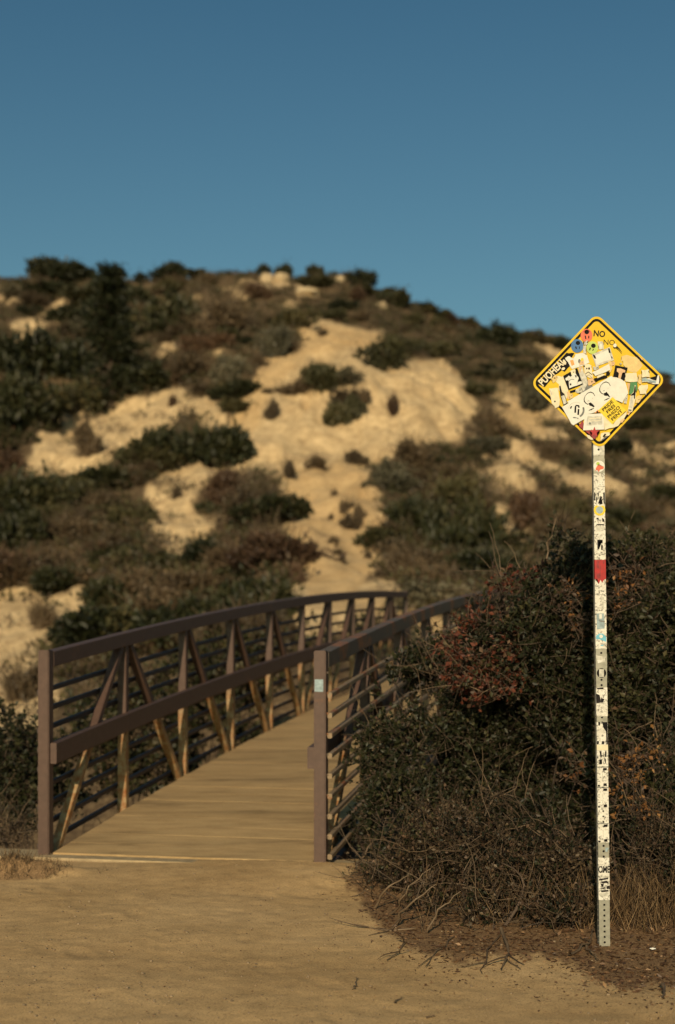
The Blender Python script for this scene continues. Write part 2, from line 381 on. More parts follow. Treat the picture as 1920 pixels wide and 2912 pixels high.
_fr = np.random.default_rng(12); FEET = []
for _k in range(60):
    _d = 5.0 + 4.2 * _fr.random(); _x = (_fr.uniform(60, 1350) - CX) / F * _d; _a = rad(-14 + 20 * _fr.normal()) + (math.pi if _fr.random() < .5 else 0)
    FEET.append((_x, _d, math.sin(_a), math.cos(_a), _fr.uniform(.5, 1.0)))
def footprints(X, Y):
    z = np.zeros(X.shape)
    for x, y, sa, ca, k in FEET:
        m = (np.abs(X - x) < .3) & (np.abs(Y - y) < .3)
        if not m.any(): continue
        dx, dy = X[m] - x, Y[m] - y; u = dx * ca - dy * sa; v = dx * sa + dy * ca
        r = np.sqrt((u / .055) ** 2 + (v / .145) ** 2)
        z[m] += k * (-.0030 * (1 - sstep(.55, 1.1, r)) + .0012 * np.exp(-((r - 1.3) / .25) ** 2))
    return z
def height(X, Y):
    X = np.asarray(X, float); Y = np.asarray(Y, float)
    d = np.clip(Y, 0, 890); px = np.clip(CX + X / np.maximum(Y, 3.0) * F, -1200, 3090)
    i = np.clip(np.searchsorted(GD, d, 'right') - 1, 0, len(GD) - 2); fi = np.clip((d - GD[i]) / (GD[i + 1] - GD[i]), 0, 1)
    q = (px + 1200) / 50.; j = np.clip(q.astype(int), 0, len(GP) - 2); fj = q - j
    z = (GZ[i, j] * (1 - fj) + GZ[i, j + 1] * fj) * (1 - fi) + (GZ[i + 1, j] * (1 - fj) + GZ[i + 1, j + 1] * fj) * fi
    h = sstep(24, 34, Y)
    z = z + h * (fbm(X / 7, Y / 7, 3) * 1.5 + fbm(X / 2.2, Y / 2.2, 9, 3) * .42 - np.abs(fbm(X / 3.0 + Y / 14, Y / 12, 21, 3)) * 1.3 + fbm(X / .9, Y / 1.3, 15, 3) * .42 - np.abs(fbm(X / 1.3 + Y / 5, Y / 5, 27, 2)) * .8 * sstep(-6, -14, X * 1.0 - 0.0 * Y))
    rill = np.abs(fbm(X / .8 + fbm(X / 2, Y / 2, 91, 2), Y / 5.5, 93, 3)) * .75 + np.abs(fbm((X * .8 + Y * .6) / 2.2, (Y * .8 - X * .6) / 9, 95, 3)) * 1.1
    z = z - h * rill * sstep(34, 44, Y)
    g = sstep(10, 12, Y) * (1 - h)
    z = z + g * fbm(X / 2.5, Y / 2.5, 5) * .5
    nr = (1 - sstep(8.7, 9.3, Y))
    z = z + nr * (fbm(X / 1.6, Y / 1.6, 31, 3) * .045 + fbm(X / .33, Y / .33, 37, 3) * .014)
    sb = (X - B0[0]) * BD[0] + (Y - B0[1]) * BD[1]; tb = (X - B0[0]) * BR[0] + (Y - B0[1]) * BR[1]
    z = z + .042 * sstep(-1.1, -.30, sb) * (1 - sstep(-.02, .05, sb)) * (.22 + .78 * sstep(.4, 1.7, tb)) * (Y < 10) * (Y > 5)
    z = z + nr * (fbm(X / .10, Y / .10, 43, 2) * .0042 + (footprints(X, Y) if X.ndim == 2 else 0))
    # low berm of earth by the abutment, left
    z = z + nr * .085 * np.exp(-(((X + 1.98) / .36) ** 2 + ((Y - 8.78) / .15) ** 2)) * (1 + 1.2 * fbm(X / .2, Y / .2, 41, 3))
    return z

# bare-sand outlines (seen on the hillside), in photograph pixels
BARE = [
    [(815,1335),(800,1420),(812,1540),(860,1640),(880,1700),(1060,1760),(1500,1960),(1560,1880),(1200,1740),(1020,1680),(1085,1570),(1108,1490),(1065,1385),(1040,1340),(1085,1305),(990,1318),(870,1325)],
    [(650,1225),(690,1120),(750,1022),(845,1000),(852,962),(812,918),(920,913),(1085,950),(1085,1025),(1270,1020),(1300,1060),(1365,1170),(1290,1252),(1240,1250),(1180,1262),(1090,1312),(830,1348),(720,1332),(680,1290)],
    [(1405,1158),(1560,1190),(1545,1232),(1430,1217)],
    [(80,1345),(120,1262),(230,1158),(285,1182),(350,1150),(500,1108),(570,1150),(640,1168),(632,1212),(540,1172),(430,1232),(330,1292),(220,1372),(140,1402)],
    [(435,1410),(530,1398),(562,1450),(602,1482),(552,1562),(480,1602),(460,1520),(428,1490)],
    [(-60,1710),(100,1658),(190,1692),(240,1640),(332,1680),(332,1742),(200,1792),(120,1852),(-60,1985)],
    [(385,1785),(480,1680),(502,1680),(442,1785)],
    [(-60,1960),(100,1935),(190,1990),(30,2110),(-60,2150)],
    [(820,1650),(1120,1655),(1260,1770),(860,1810),(810,1740)],
    [(450,1330),(640,1318),(720,1340),(640,1352),(480,1360)],
    [(1410,1438),(1450,1450),(1505,1525),(1440,1562)],
    [(1500,965),(1570,990),(1640,1040),(1560,1030)],
    [(735,770),(820,770),(815,815),(740,815)], [(845,815),(900,815),(898,838),(850,838)],
    [(60,930),(130,920),(120,955),(60,960)], [(160,880),(215,880),(205,910),(165,905)],
]
RIGHT = [(1290,1130),(1480,1090),(1700,1120),(1960,1180),(1960,1420),(1500,1440),(1330,1330)]
def poly_dist(px, py, poly):
    """signed distance, positive inside"""
    inside = np.zeros(px.shape, bool); best = np.full(px.shape, 1e9)
    n = len(poly)
    for i in range(n):
        x0, y0 = poly[i]; x1, y1 = poly[(i + 1) % n]
        cond = ((y0 > py) != (y1 > py)) & (px < (x1 - x0) * (py - y0) / ((y1 - y0) + 1e-9) + x0)
        inside ^= cond
        t = np.clip(((px - x0) * (x1 - x0) + (py - y0) * (y1 - y0)) / ((x1 - x0) ** 2 + (y1 - y0) ** 2), 0, 1)
        best = np.minimum(best, np.hypot(px - x0 - t * (x1 - x0), py - y0 - t * (y1 - y0)))
    return np.where(inside, best, -best)
def bareness(X, Y, Z):
    """0 brush-covered soil .. 1 bare sand"""
    Yc = np.maximum(Y, 3.0); px = CX + X / Yc * F; py = HY - (Z - EYE) / Yc * F
    jit = fbm(px / 60, py / 60, 51, 5) * (44 + 40 * (px < 640))
    sd = np.full(X.shape, -1e9)
    for p in BARE: sd = np.maximum(sd, poly_dist(px, py, p))
    b = sstep(-8, 8, sd + jit + np.where(px < 640, 14, 4))
    mott = sstep(-.03, .05, fbm(X / 1.5 + Y / 4, Y / 4, 61, 4)) * sstep(-60, 60, poly_dist(px, py, RIGHT)) * .9
    spots = sstep(.16, .22, fbm(X / 3.3, Y / 3.3, 71, 4)) * .8
    b = np.maximum(b, np.maximum(mott, spots))
    return np.where(Y < 9.6, 1.0, np.where(Y < 20, .0, b))

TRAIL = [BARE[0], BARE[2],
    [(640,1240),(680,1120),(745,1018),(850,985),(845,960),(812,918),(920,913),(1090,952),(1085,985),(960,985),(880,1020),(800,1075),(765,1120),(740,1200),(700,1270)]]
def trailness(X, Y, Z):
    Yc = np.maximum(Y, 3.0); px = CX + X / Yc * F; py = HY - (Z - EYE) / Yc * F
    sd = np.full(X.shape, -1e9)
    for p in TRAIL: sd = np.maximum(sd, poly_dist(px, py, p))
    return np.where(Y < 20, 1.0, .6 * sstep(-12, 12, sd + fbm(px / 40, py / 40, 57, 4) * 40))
VERGE = [(1010,2462),(985,2520),(1050,2600),(1150,2695),(1290,2738),(1420,2722),(1540,2722),(1640,2745),(1690,2800),(1780,2812),(1860,2800),(2400,2860),(2400,2440)]
def build_ground():
    ys = np.concatenate([np.arange(-40, 4.6, 2.0), np.arange(4.6, 9.6, .026), np.arange(9.6, 24, .2), np.arange(24, 128, .42), np.geomspace(128, 900, 24)])
    ui = np.arange(-.30, .3001, .0017); uo = .30 + np.geomspace(.01, 3.2, 34)
    us = np.concatenate([-uo[::-1], ui, uo])
    W = np.where(ys > 0, np.sqrt(np.maximum(ys, 0) ** 2 + 5.0 ** 2), 5.0)
    X = W[:, None] * us[None, :]; Y = np.repeat(ys[:, None], len(us), 1)
    Z = height(X, Y)
    bare = bareness(X, Y, Z)
    Yc = np.maximum(Y, 3.0); px = CX + X / Yc * F; py = HY - (Z - EYE) / Yc * F
    lit = sstep(-14, 16, poly_dist(px, py, VERGE) + fbm(px / 26, py / 26, 81, 4) * 60) * (Y < 9.6) * (Y > 3.5)
    berm = np.exp(-(((X + 2.0) / .42) ** 2 + ((Y - 8.66) / .17) ** 2))
    lit = np.maximum(lit, .9 * sstep(.30, .65, berm + fbm(X / .12, Y / .12, 83, 3) * .5))
    nr, nc = X.shape
    idx = np.arange(nr * nc).reshape(nr, nc)
    f = np.stack([idx[:-1, :-1], idx[:-1, 1:], idx[1:, 1:], idx[1:, :-1]], -1).reshape(-1, 4)
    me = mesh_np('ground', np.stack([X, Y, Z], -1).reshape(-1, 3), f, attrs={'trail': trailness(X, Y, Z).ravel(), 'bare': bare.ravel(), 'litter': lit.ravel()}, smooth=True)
    o = link('ground', me, M['ground']); o['kind'] = 'structure'
    return o
build_ground()

def on_hill(px, py, dmin=20.0):
    """first hillside point met by the line of sight through a pixel"""
    d = np.arange(dmin, 150, .25)
    X = (px - CX) / F * d; zr = EYE + (HY - py) / F * d
    z = height(X, d); k = np.nonzero(z >= zr)[0]
    i = k[0] if len(k) else int(np.argmin(np.abs(zr - z)))
    return np.array((X[i], d[i], z[i]))

# ------------------------------------------------------------------ foliage builders
def unit(n, r):
    v = r.normal(size=(n, 3)); return v / np.linalg.norm(v, axis=1, keepdims=True)
def leaves_at(pos, axis, L, Wd, r, fold=.25):
    """kite-shaped leaves, folded along the midrib: 4 verts, 2 triangles each"""
    n = len(pos); side = np.cross(axis, unit(n, r)); side /= np.linalg.norm(side, axis=1, keepdims=True) + 1e-9
    nor = np.cross(axis, side)
    L = L[:, None]; Wd = Wd[:, None]
    v = np.empty((n, 4, 3))
    v[:, 0] = pos; v[:, 1] = pos + axis * L * .45 + side * Wd * .5 + nor * Wd * fold
    v[:, 2] = pos + axis * L; v[:, 3] = pos + axis * L * .45 - side * Wd * .5 + nor * Wd * fold
    b = np.arange(n)[:, None] * 4
    f = np.concatenate([b + np.array([[0, 1, 2]]), b + np.array([[0, 2, 3]])])
    return v.reshape(-1, 3), f
def lump_points(lumps, n, r, shell=.55):
    """points spread through the outer part of a union of ellipsoids, with the outward direction"""
    vol = np.array([l[1][0] * l[1][1] * l[1][2] for l in lumps]) ** .67; vol /= vol.sum()
    k = r.choice(len(lumps), n, p=vol); c = np.array([l[0] for l in lumps])[k]; e = np.array([l[1] for l in lumps])[k]
    u = unit(n, r); rr = (shell + (1 - shell) * r.random(n) ** .6)
    p = c + u * e * rr[:, None]; o = u / e; o /= np.linalg.norm(o, axis=1, keepdims=True)
    return p, o, k
def tubes(paths, radii, sides=3):
    """paths: (n,k,3); radii (n,k) -> quads"""
    n, k, _ = paths.shape
    t = np.gradient(paths, axis=1); t /= np.linalg.norm(t, axis=2, keepdims=True) + 1e-9
    ref = np.where(np.abs(t[..., 2:3]) > .9, np.array([1., 0, 0]), np.array([0, 0, 1.]))
    a = np.cross(t, ref); a /= np.linalg.norm(a, axis=2, keepdims=True) + 1e-9; b = np.cross(t, a)
    ang = np.arange(sides) * 2 * np.pi / sides
    v = paths[:, :, None] + radii[:, :, None, None] * (np.cos(ang)[None, None, :, None] * a[:, :, None] + np.sin(ang)[None, None, :, None] * b[:, :, None])
    idx = np.arange(n * k * sides).reshape(n, k, sides); nx = np.roll(idx, -1, axis=2)
    f = np.stack([idx[:, :-1], nx[:, :-1], nx[:, 1:], idx[:, 1:]], -1).reshape(-1, 4)
    return v.reshape(-1, 3), f
def grow(start, direc, length, k, wobble, r, gravity=0.0):
    """k-point wandering paths from starts along directions"""
    n = len(start); p = np.empty((n, k, 3)); p[:, 0] = start; d = direc.copy(); step = length / (k - 1)
    for i in range(1, k):
        d = d + r.normal(size=(n, 3)) * wobble; d[:, 2] += gravity; d /= np.linalg.norm(d, axis=1, keepdims=True)
        p[:, i] = p[:, i - 1] + d * step[:, None]
    return p

def shrub_mesh(name, kind, seed, n=1500, leaf=.13, spread=(1, 1, .8), lumps=9, twigs=0, core=.58):
    """unit shrub (half-width about 1, standing on z=0) of many leaf-sized faces"""
    r = np.random.default_rng(seed); L = []
    for i in range(lumps):
        a = r.random() * 6.283; q = math.sqrt(r.random()) * .78; hh = .18 + .66 * r.random() * (1 - q * .7)
        s = .15 + .27 * r.random() ** 1.4
        L.append((np.array((math.cos(a) * q * spread[0], math.sin(a) * q * spread[1], hh * spread[2])), np.array((s, s, s * .8)) * np.array(spread)))
    L.append((np.array((0, 0, .35 * spread[2])), np.array((core, core, core * .66)) * np.array(spread)))
    p, o, k = lump_points(L, n, r, .35)
    p = p + o * (r.exponential(.055, len(p)) * (r.random(len(p)) < .4))[:, None]
    ok = (p[:, 2] > -.05) & (fbm(p[:, 0] / .28 + p[:, 2] / .4, p[:, 1] / .28 - p[:, 2] / .33, seed, 3) + .5 > .40); p, o, k = p[ok], o[ok], k[ok]
    ax = o * .8 + unit(len(p), r) * .8 + np.array((0, 0, .25)); ax /= np.linalg.norm(ax, axis=1, keepdims=True)
    ln = leaf * (.6 + .8 * r.random(len(p)))
    v, f = leaves_at(p, ax, ln, ln * .62, r)
    lt = r.random(len(L)); t = np.clip(.5 + .30 * (lt[k] - .5) + .5 * (r.random(len(p)) - .5), 0, 1)
    t = np.repeat(t, 4)
    if twigs:
        st = np.stack([r.normal(size=twigs) * .12, r.normal(size=twigs) * .12, np.full(twigs, -.1)], -1)
        d = unit(twigs, r); d[:, 2] = np.abs(d[:, 2]) + .3; d /= np.linalg.norm(d, axis=1, keepdims=True)
        pt = grow(st, d, .65 + .65 * r.random(twigs), 5, .18, r)
        rd = np.linspace(.018, .006, 5)[None].repeat(twigs, 0)
        tv, tf = tubes(pt, rd, 3)
        tf3 = np.concatenate([tf[:, [0, 1, 2]], tf[:, [0, 2, 3]]])
        f = np.concatenate([f, tf3 + len(v)]); v = np.concatenate([v, tv]); t = np.concatenate([t, np.full(len(tv), .75)])
    me = mesh_np(name, v, f, tint=t); me.materials.append(M[kind]); return me

PROTO = {
    'dark_green': [shrub_mesh('dark_green_crown', 'leaf_green', s, 3700, .12, lumps=11) for s in (1, 2, 3)],
    'olive': [shrub_mesh('olive_crown', 'leaf_olive', s, 3400, .12, lumps=10) for s in (11, 12, 13)],
    'grey_green': [shrub_mesh('grey_green_crown', 'leaf_grey', s, 3300, .10, lumps=10, twigs=30) for s in (21, 22)],
    'dry_brown': [shrub_mesh('dry_brown_crown', 'leaf_dry', s, 2700, .10, lumps=8, twigs=110, core=.36, spread=(1, .7, .8)) for s in (31, 32, 33)],
    'russet': [shrub_mesh('russet_crown', 'leaf_russet', s, 2700, .10, lumps=8, twigs=80, core=.36, spread=(1, .75, .8)) for s in (41, 42)],
}
LOOK = {'dark_green': 'dark green', 'olive': 'olive green', 'grey_green': 'grey-green', 'dry_brown': 'dry brown', 'russet': 'russet brown'}
def put_shrub(kind, loc, rx, ry, h, label, group, name='shrub'):
    me = PROTO[kind][rng.integers(len(PROTO[kind]))]
    o = link(name, me, None)
    o.location = tuple(float(v) for v in loc); o.scale = (float(rx), float(ry), float(h)); o.rotation_euler = (0, 0, float(rng.random() * 6.28))
    tag(o, label, 'shrub', group); return o

# ---- shrubs one can pick out on the hillside: (centre px, foot py, width px, height px, kind, label)
taken = []
NOTED = [
    (772, 1196, 58, 66, 'dry_brown', 'small dark shrub at the left edge of the pale sand face'),
    (1116, 1186, 56, 66, 'russet', 'small lone brown shrub right of centre on the pale sand face'),
    (1090, 1052, 170, 105, 'olive', 'broad olive shrub on the top edge of the sand face'),
    (1225, 1012, 110, 50, 'olive', 'low green shrub above the top right of the sand face'),
    (915, 958, 52, 30, 'dry_brown', 'tiny shrub in the sandy patch at the top of the trail'),
    (500, 1325, 210, 125, 'dark_green', 'large dark green shrub left of the foot of the sand face'),
    (615, 1325, 190, 135, 'dark_green', 'dark green shrub touching the left foot of the sand face'),
    (665, 1085, 130, 85, 'grey_green', 'grey-green shrub left of the trail where it climbs the sand face'),
    (785, 1012, 110, 100, 'grey_green', 'pale grey-green shrub beside the top of the trail'),
    (465, 955, 180, 140, 'dark_green', 'broad green shrub right of the dark conifer'),
    (520, 1095, 230, 100, 'dry_brown', 'wide brown shrub above the left sand strip'),
    (400, 1110, 190, 100, 'dark_green', 'green shrub at the right foot of the dark conifer'),
    (640, 960, 240, 140, 'dry_brown', 'broad brown shrub high on the slope left of the trail top'),
    (820, 1358, 52, 62, 'dry_brown', 'small brown shrub at the left bend of the sandy trail'),
    (905, 1330, 100, 40, 'dry_brown', 'low brown shrub on the lip between face and lower trail, left'),
    (1015, 1322, 95, 48, 'dry_brown', 'low brown shrub on the lip between face and lower trail, right'),
    (1180, 1345, 170, 100, 'dry_brown', 'dark brown shrub under the right end of the sand face'),
    (1110, 1375, 110, 80, 'grey_green', 'grey shrub right of the upper end of the lower trail'),
    (1395, 1235, 160, 80, 'dry_brown', 'brown shrub left of the small pale sand patch'),
    (1500, 1495, 150, 110, 'russet', 'dark brown shrub beside the pale cut right of the bushes'),
    (1185, 1560, 190, 170, 'dark_green', 'large green shrub right of the sandy trail'),
    (1330, 1600, 220, 190, 'dark_green', 'large green shrub above the red-leaved bush'),
    (1290, 1450, 170, 110, 'olive', 'olive shrub above the green shrubs right of the trail'),
    (1170, 1655, 170, 120, 'dry_brown', 'brown shrub above the far end of the bridge, right of trail'),
    (715, 1480, 170, 120, 'dry_brown', 'grey-brown shrub on the left rim of the lower trail'),
    (650, 1420, 150, 90, 'russet', 'russet shrub above the left rim of the lower trail'),
    (760, 1580, 140, 120, 'dry_brown', 'brown shrub on the left side of the lower trail'),
    (840, 1660, 70, 70, 'russet', 'dark russet shrub at the lower left corner of the trail'),
    (740, 1770, 260, 150, 'dark_green', 'wide dark green shrub just above the middle of the bridge rail'),
    (590, 1800, 200, 130, 'dark_green', 'dark green shrub above the bridge rail, left of the widest one'),
    (1530, 1170, 130, 110, 'grey_green', 'grey-green shrub left of the sign panel'),
    (1395, 985, 140, 75, 'dark_green', 'rounded green shrub on the right skyline'),
    (1500, 968, 44, 34, 'dark_green', 'small round shrub on the skyline left of the sign'),
    (490, 775, 90, 55, 'dark_green', 'round dark shrub on the left skyline, right of the conifer'),
    (145, 790, 180, 70, 'dark_green', 'tallest dark bush on the left skyline'),
    (400, 765, 50, 34, 'dark_green', 'small dark shrub on the skyline above the conifer'),
    (755, 772, 44, 36, 'dark_green', 'small dark shrub on top of the rocky outcrop, left'),
    (805, 772, 58, 44, 'dark_green', 'dark shrub on top of the rocky outcrop, right'),
    (895, 785, 50, 44, 'dark_green', 'dark shrub on the skyline right of the outcrop'),
    (1030, 812, 90, 55, 'dark_green', 'dark shrub where the skyline starts to fall to the right'),
    (1120, 870, 110, 55, 'dark_green', 'dark shrub halfway down the falling skyline'),
    (120, 1085, 260, 170, 'dark_green', 'big green shrub left of the conifer trunk'),
    (60, 1230, 240, 170, 'dark_green', 'big green shrub at the left edge above the sand strip'),
    (230, 1190, 190, 120, 'dark_green', 'green shrub below the conifer at the head of the sand strip'),
    (60, 1470, 220, 140, 'dark_green', 'large dark green shrub at the left edge below the sand strip'),
    (190, 1440, 170, 100, 'olive', 'olive shrub right of the dark green one below the sand strip'),
    (70, 1560, 180, 120, 'dark_green', 'dark green shrub above the tan bank at the left edge'),
    (130, 1780, 100, 80, 'dry_brown', 'dark shrub in the middle of the tan bank at left'),
    (60, 1990, 150, 130, 'dry_brown', 'dark brown shrub behind the near left bridge post'),
    (500, 1420, 40, 40, 'dry_brown', 'tiny dark shrub on the round sand patch at left'),
    (250, 1300, 110, 110, 'dry_brown', 'dry brown shrub dividing the left sand strip'),
    (490, 1160, 40, 36, 'russet', 'tiny dark shrub on top of the left sand strip'),
]
def clump_shrub(label, crowns):
    root = empty('shrub', on_hill(crowns[0][0], crowns[0][1])); tag(root, label, 'shrub', 'hillside shrubs')
    for px, py, w, h, kind in crowns:
        p = on_hill(px, py); m = p[1] / F; me = PROTO[kind][rng.integers(len(PROTO[kind]))]
        o = link('crown', me, None, root); o.location = Vector(tuple(p)) - root.location - Vector((0, 0, .1)); o.rotation_euler = (0, 0, float(rng.random() * 6.28))
        o.scale = (float(w * m * .58), float(w * m * .5), float(max(h * m * 1.15, .4)))
        taken.append((px, py - h * .4, w * .42))
clump_shrub('large straggling olive shrub hanging down the middle of the sand face', [(960, 1205, 100, 80, 'olive'), (985, 1150, 120, 70, 'dry_brown'), (930, 1110, 130, 80, 'olive'), (1010, 1190, 70, 90, 'olive'), (900, 1075, 90, 55, 'olive'), (985, 1080, 130, 45, 'grey_green'), (1035, 1150, 50, 60, 'dry_brown')])
clump_shrub('low dark brown shrub under the upper bend of the sandy trail', [(800, 1120, 80, 40, 'dry_brown'), (850, 1112, 80, 48, 'dry_brown'), (765, 1118, 40, 22, 'dry_brown')])
clump_shrub('brown shrub growing in the middle of the lower sandy trail', [(1005, 1505, 80, 70, 'dry_brown'), (990, 1450, 60, 50, 'dry_brown'), (1025, 1480, 50, 60, 'dry_brown'), (950, 1410, 30, 34, 'dry_brown'), (940, 1480, 26, 24, 'dry_brown')])
clump_shrub('thin straggling shrub low in the middle of the sandy trail', [(945, 1545, 40, 34, 'dry_brown'), (960, 1580, 40, 40, 'dry_brown'), (975, 1600, 24, 22, 'dry_brown'), (1045, 1590, 34, 24, 'dry_brown')])
for px, py, w, h, kind, label in NOTED:
    p = on_hill(px, py); m = p[1] / F
    rx = w * m / 2 * 1.12; hh = h * m * 1.25
    put_shrub(kind, p - np.array((0, 0, .08)), rx, rx * (.8 + .3 * rng.random()), max(hh, .45), label, 'hillside shrubs')
    taken.append((px, py - h * .4, w * .42))

# ---- the rest of the brush, each told apart by its look and by what it stands nearest to
MARKS = [(315, 1000, 'dark conifer'), (780, 800, 'rocky hilltop outcrop'), (900, 930, 'trail top'), (700, 1100, 'upper trail bend'), (1000, 1200, 'pale sand face'),
    (1290, 1130, 'right end of the sand face'), (330, 1230, 'left sand strip'), (500, 1480, 'round sand patch'), (150, 1740, 'tan left bank'), (950, 1500, 'lower sandy trail'),
    (1490, 1200, 'small pale sand patch'), (1480, 1500, 'pale cut'), (1330, 1500, 'large green trailside shrub'), (1705, 1085, 'sign panel'), (1400, 960, 'round skyline shrub'),
    (145, 770, 'tallest skyline bush'), (740, 1700, 'middle of the bridge rail'), (60, 1440, 'dark shrub at the left edge'), (1150, 870, 'falling skyline'), (490, 760, 'round left skyline shrub')]
def where(px, py):
    q = sorted((math.hypot(px - x, py - y), x, y, nm) for x, y, nm in MARKS)[0]; d, x, y, nm = q
    a = math.degrees(math.atan2(y - py, px - x)) % 360
    w = ['right of', 'upper right of', 'above', 'upper left of', 'left of', 'lower left of', 'below', 'lower right of'][int((a + 22.5) // 45) % 8]
    return ('close ' if d < 90 else '' if d < 170 else 'well ') + w + ' the ' + nm
used_labels = {}
def over_sand(px, py, h):
    q = np.array([py - h * .3, py - h * .65, py - h]); p = np.full(3, px)
    return any((poly_dist(p, q, b) > 4).any() for b in BARE)
count = 0; tries = 0
while count < 270 and tries < 22000:
    tries += 1
    px = rng.uniform(-60, 1980); py = rng.uniform(780, 1850)
    if px > 1250 and py > 1650: continue
    p = on_hill(px, py)
    if p[1] > 122 or p[1] < 24: continue
    b = float(bareness(np.array([p[0]]), np.array([p[1]]), np.array([p[2]]))[0])
    if b > .35 or (px > 1300 and 1090 < py < 1450 and rng.random() < .5): continue
    if any((px - tx) ** 2 + (py - ty) ** 2 * 1.6 < tr * tr for tx, ty, tr in taken): continue
    left = px < 700
    kind = rng.choice(['dark_green', 'olive', 'grey_green', 'dry_brown', 'russet'], p=[.46, .2, .04, .22, .08] if left and py < 1350 else [.28, .2, .06, .32, .14] if left else [.18, .24, .12, .34, .12])
    big = rng.random()
    w = (.6 + .95 * big) * (1.35 if px < 640 and py < 1450 else 1.0 if px < 1200 else .8); hh = w * rng.uniform(.7, 1.1)
    if over_sand(px, py, hh * F / p[1]): continue
    size = 'low' if hh < .75 else 'tall' if hh > 1.15 else 'middling'
    lab = f'{size} {LOOK[kind]} shrub {where(px, py)}'
    if lab in used_labels:
        alt = [f'{sz} {LOOK[k2]} shrub {where(px, py)}' for k2 in ('dry_brown', 'olive', 'russet', 'grey_green', 'dark_green') for sz in (size,)]
        alt = [(l, k2) for l, k2 in zip(alt, ('dry_brown', 'olive', 'russet', 'grey_green', 'dark_green')) if l not in used_labels]
        if not alt: continue
        lab, kind = alt[int(rng.integers(len(alt)))]
    used_labels[lab] = 1
    put_shrub(kind, p - np.array((0, 0, .06)), w, w * rng.uniform(.8, 1.15), hh, lab, 'hillside shrubs')
    taken.append((px, py - hh * F / p[1] * .4, w * F / p[1] * .46)); count += 1

# ---- low scrub too small to count, one mass
def scrub_mass():
    r = np.random.default_rng(99); n = 20000
    px = r.uniform(-500, 2600, n); d = 24 + 100 * r.random(n) ** .8
    X = (px - CX) / F * d; Z = height(X, d); b = bareness(X, d, Z)
    ok = r.random(n) > b * np.where(px < 640, .94, 1.06); X, d, Z = X[ok], d[ok], Z[ok]; n = len(X)
    m = 30; s = .25 + .45 * r.random(n)
    u = unit(n * m, r); u[:, 2] = np.abs(u[:, 2])
    S = np.repeat(s, m); c = np.repeat(np.stack([X, d, Z], -1), m, 0)
    p = c + u * (S * (.35 + .65 * r.random(n * m)))[:, None] * np.array((1.1, 1.1, .75))
    ax = u + unit(n * m, r) * .6 + np.array((0, 0, .3)); ax /= np.linalg.norm(ax, axis=1, keepdims=True)
    ln = .12 * (.6 + .9 * r.random(n * m))
    v, f = leaves_at(p, ax, ln, ln * .55, r)
    t = np.repeat(np.clip(np.repeat(r.random(n), m) * .7 + r.random(n * m) * .3, 0, 1), 4)
    half = r.random(n) < .5
    for nm, sel, mt in (('dry_scrub', half, 'leaf_dry'), ('green_scrub', ~half, 'leaf_olive')):
        fs = np.repeat(sel, m); ids = np.nonzero(fs)[0]
        vv = v.reshape(-1, 4, 3)[ids].reshape(-1, 3); tt = t.reshape(-1, 4)[ids].ravel(); bq = np.arange(len(ids))[:, None] * 4
        ff = np.concatenate([bq + np.array([[0, 1, 2]]), bq + np.array([[0, 2, 3]])])
        o = link(nm, mesh_np(nm, vv, ff, tint=tt), M[mt])
        tag(o, 'low dry brown scrub covering the hillside soil' if nm == 'dry_scrub' else 'low green scrub scattered between the hillside shrubs', 'scrub', kind='stuff')
scrub_mass()

# ---- the dark conifer on the left slope
def conifer():
    p = on_hill(315, 1160); m = p[1] / F; H = 400 * m; r = np.random.default_rng(5)
    root = empty('conifer_tree', p); tag(root, 'tall dark conifer standing on the left slope', 'tree')
    pts = np.array([[(0, 0, -.3), (.05, 0, H * .3), (-.05, .05, H * .65), (0, 0, H * .97)]], float)
    v, f = tubes(pts, np.array([[.22, .17, .1, .03]]), 8); link('trunk', mesh_np('trunk', v, f), M['bark'], root)
    nb = 230; z = H * (.08 + .9 * r.random(nb) ** .9); a = r.random(nb) * 6.283
    wid = (82 * m) * (1.15 - .75 * (z / H)) * (.65 + .5 * r.random(nb))
    st = np.stack([0 * z, 0 * z, z], -1); dr = np.stack([np.cos(a), np.sin(a), .05 + .25 * r.random(nb)], -1); dr /= np.linalg.norm(dr, axis=1, keepdims=True)
    bp = grow(st, dr, wid, 5, .10, r, -.02)
    v, f = tubes(bp, np.linspace(.045, .012, 5)[None].repeat(nb, 0), 3); link('limbs', mesh_np('limbs', v, f), M['bark'], root)
    k = 46; t = .25 + .78 * r.random((nb, k)); i = np.clip((t * 4).astype(int), 0, 3); fr = t * 4 - i
    q = np.take_along_axis(bp, i[..., None].repeat(3, 2), 1) * (1 - fr[..., None]) + np.take_along_axis(bp, (i + 1)[..., None].repeat(3, 2), 1) * fr[..., None]
    q = q.reshape(-1, 3) + r.normal(size=(nb * k, 3)) * np.array((.16, .16, .10))
    ax = np.repeat(dr, k, 0) + unit(nb * k, r) * .9; ax /= np.linalg.norm(ax, axis=1, keepdims=True)
    ln = .22 * (.6 + .8 * r.random(nb * k)); v, f = leaves_at(q, ax, ln, ln * .5, r)
    tt = np.repeat(np.clip(np.repeat(r.random(nb), k) * .5 + r.random(nb * k) * .5, 0, 1), 4)
    link('crown', mesh_np('crown', v, f, tint=tt), M['leaf_conifer'], root)
conifer()

